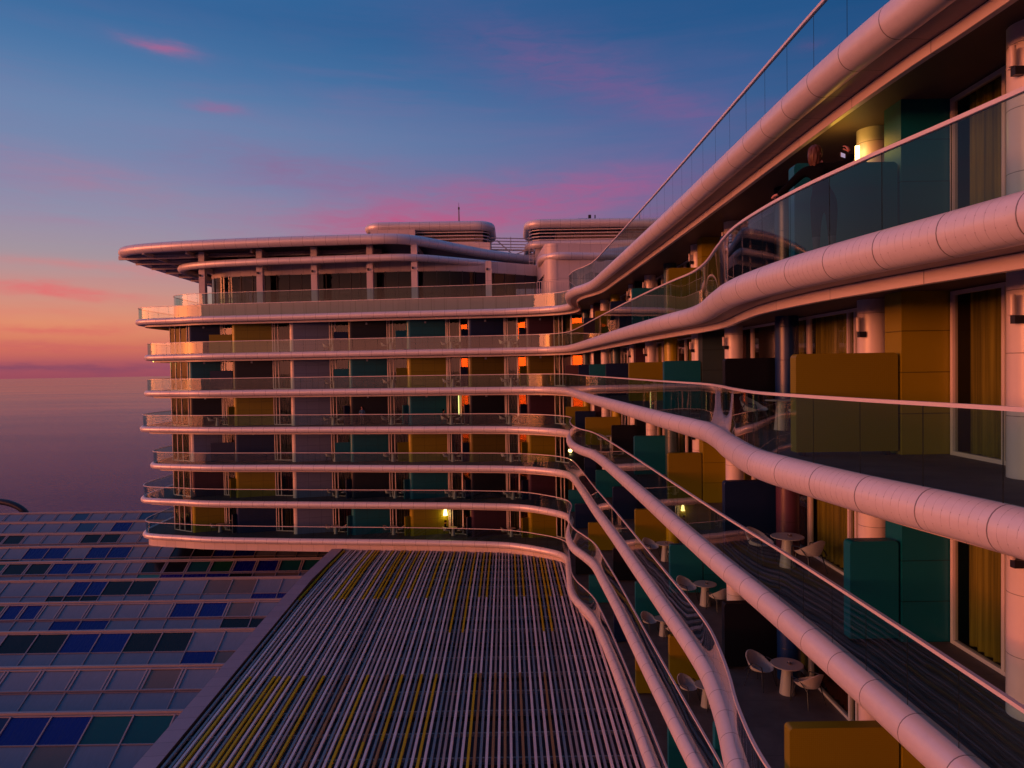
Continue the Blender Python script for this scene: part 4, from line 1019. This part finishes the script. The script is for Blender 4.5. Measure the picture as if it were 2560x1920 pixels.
def head(par, c, face, hair=None, hl=.0, s=1.0):
    """head with nose, brow, ears, eyes; `face` = direction it looks"""
    r = MB(); 
    def fh(p):   # local: +x is the face
        q = p.copy()
        if q.z < 0: q.x *= 1+.25*q.z/.12*.4; q.y *= 1+q.z*2.2
        return q
    ell(r, (0, 0, 0), (.098, .076, .118), 'skin', 24, 16, fh)
    ell(r, (.098, 0, -.012), (.018, .012, .026), 'skin', 10, 6)
    for sy in (-1, 1): ell(r, (-.005, sy*.077, -.008), (.018, .010, .030), 'skin', 8, 6); ell(r, (.084, sy*.031, .012), (.010, .013, .008), 'coat', 8, 6)
    ell(r, (.088, 0, -.058), (.010, .024, .006), 'curtain2', 8, 6)
    o = r.build('head', smooth=True); o.parent = par; o.location = c; ang = math.atan2(face[1], face[0]); o.rotation_euler = (0, 0, ang); o.scale = (s,)*3
    if hair:
        h_ = MB()
        def hf(p):
            q = p.copy()
            if q.z < 0: q.z *= hl; q.x = q.x*(1-.25*min(1, -q.z*3))-.01; q.y *= 1-.1*min(1, -q.z*2)
            q.x += .008*sin(q.y*150+q.z*14); q.y += .010*sin(q.x*130+q.z*9)
            return q
        ell(h_, (-.024, 0, .016), (.102, .092, .122), hair, 40, 20, hf)
        q = h_.build('hair', smooth=True); q.parent = par; q.location = c; q.rotation_euler = (0, 0, ang); q.scale = (s,)*3
head(wr, (-.10, .03, 1.585), (.85, .35), 'hair', 2.2)
hand((-.475, .54, 1.112), (-.3, 1, .0), (.0, .0, 1), 'hand', wr, .45)
hand((.265, -.255, 1.52), (-.25, .2, 1), (.6, -.9, .2), 'hand', wr, .8)
ph = empty('phone', (wx+.21, wy-.20, wz+1.60), R(38)); tag(ph, 'small phone with a lit screen held up by the person in the dark coat', 'phone')
mb = MB(); mb.box((0, 0, 0), (.145, .010, .072), 'dark'); tb(mb, 'case', ph); mb = MB(); mb.box((0, -.0065, 0), (.132, .002, .064), 'screen_on'); tb(mb, 'screen', ph)
# man in blue on the third balcony of the far wing
mr = empty('person', (-13.25, 61.15, FL(3))); tag(mr, 'person in a blue shirt standing on the third far-wing balcony, looking down at a phone', 'person')
V = [((0, 0, .92), (.13, .10)), ((0, 0, 1.1), (.145, .11)), ((0, 0, 1.28), (.17, .11)), ((0, 0, 1.40), (.13, .09)), ((0, -.01, 1.48), .05), ((0, -.02, 1.54), .05),
     ((-.20, 0, 1.36), .058), ((-.25, -.06, 1.12), .045), ((-.14, -.24, 1.10), .034), ((-.09, -.30, 1.12), .026), ((.20, 0, 1.36), .058), ((.25, -.03, 1.10), .045), ((.12, -.22, 1.08), .034), ((.05, -.28, 1.10), .026),
     ((-.09, 0, .80), .09), ((-.10, -.01, .46), .065), ((-.10, .01, .08), .045), ((-.11, -.12, .04), .038), ((.09, 0, .80), .09), ((.10, 0, .46), .065), ((.10, .02, .08), .045), ((.11, -.11, .04), .038)]
b = skinned('body', V, E_, lambda c: 'blueshirt' if c.z > .93 and not (c.y < -.14 and c.z > 1.0) and c.z < 1.44 else 'skin' if c.z > .93 else 'trouser', 2); b.parent = mr
head(mr, (0, -.03, 1.63), (-.5, -.85), 'coat', .6)
for sx in (-1, 1): hand((sx*.07-.02, -.29, 1.11), (-sx*.3, -1, .2), (0, 0, 1), 'hand', mr, .7)
ph = empty('phone', (-13.27, 61.15-.37, FL(3)+1.13)); tag(ph, 'tiny phone held by the person in blue', 'phone'); mb = MB(); mb.box((0, 0, 0), (.08, .14, .01), 'dark'); tb(mb, 'case', ph); mb = MB(); mb.box((0, 0, .006), (.07, .13, .002), 'screen_on'); tb(mb, 'screen', ph)
# two seated people in dark clothes
def sitter(x, y, z, rz, label):
    r = empty('person', (x, y, z), rz); tag(r, label, 'person')
    V = [((0, .08, .54), (.14, .12)), ((0, .12, .72), (.14, .11)), ((0, .12, .90), (.16, .11)), ((0, .10, 1.02), (.12, .09)), ((0, .09, 1.09), .05), ((0, .08, 1.15), .05),
         ((-.19, .1, .98), .055), ((-.25, .05, .76), .045), ((-.20, -.16, .70), .034), ((-.17, -.24, .70), .026), ((.19, .1, .98), .055), ((.25, .05, .76), .045), ((.20, -.16, .70), .034), ((.17, -.24, .70), .026),
         ((-.10, -.10, .55), .085), ((-.12, -.38, .52), .065), ((-.12, -.40, .10), .045), ((-.12, -.50, .04), .038), ((.10, -.10, .55), .085), ((.12, -.38, .52), .065), ((.12, -.42, .10), .045), ((.12, -.52, .04), .038)]
    b = skinned('body', V, E_, lambda c: 'skin' if c.z > 1.07 or (c.y < -.18 and c.z > .62) else 'coat', 2); b.parent = r
    head(r, (0, .07, 1.24), (0, -1), 'coat', .7)
    for sx in (-1, 1): hand((sx*.17, -.24, .70), (0, -1, 0), (0, 0, 1), 'hand', r, .5)
for k, i, lb_ in ((6, 4, 'person in dark clothes seated beside the table under the lit pendant lamp'), (3, 4, 'person in dark clothes seated on the third far-wing balcony by the lit tube light')):
    x = BX[i]+(BX[i+1]-BX[i])*.73+.1*((k*7+i*3) % 3-1); y = wallY(x)+.45; sx = -.62
    sitter(x-.60, y+.12, FL(k)+.004, R(70+(k*13+i*29) % 40), lb_)
# tower floor under everything is the sea; nothing else is placed in front of the camera
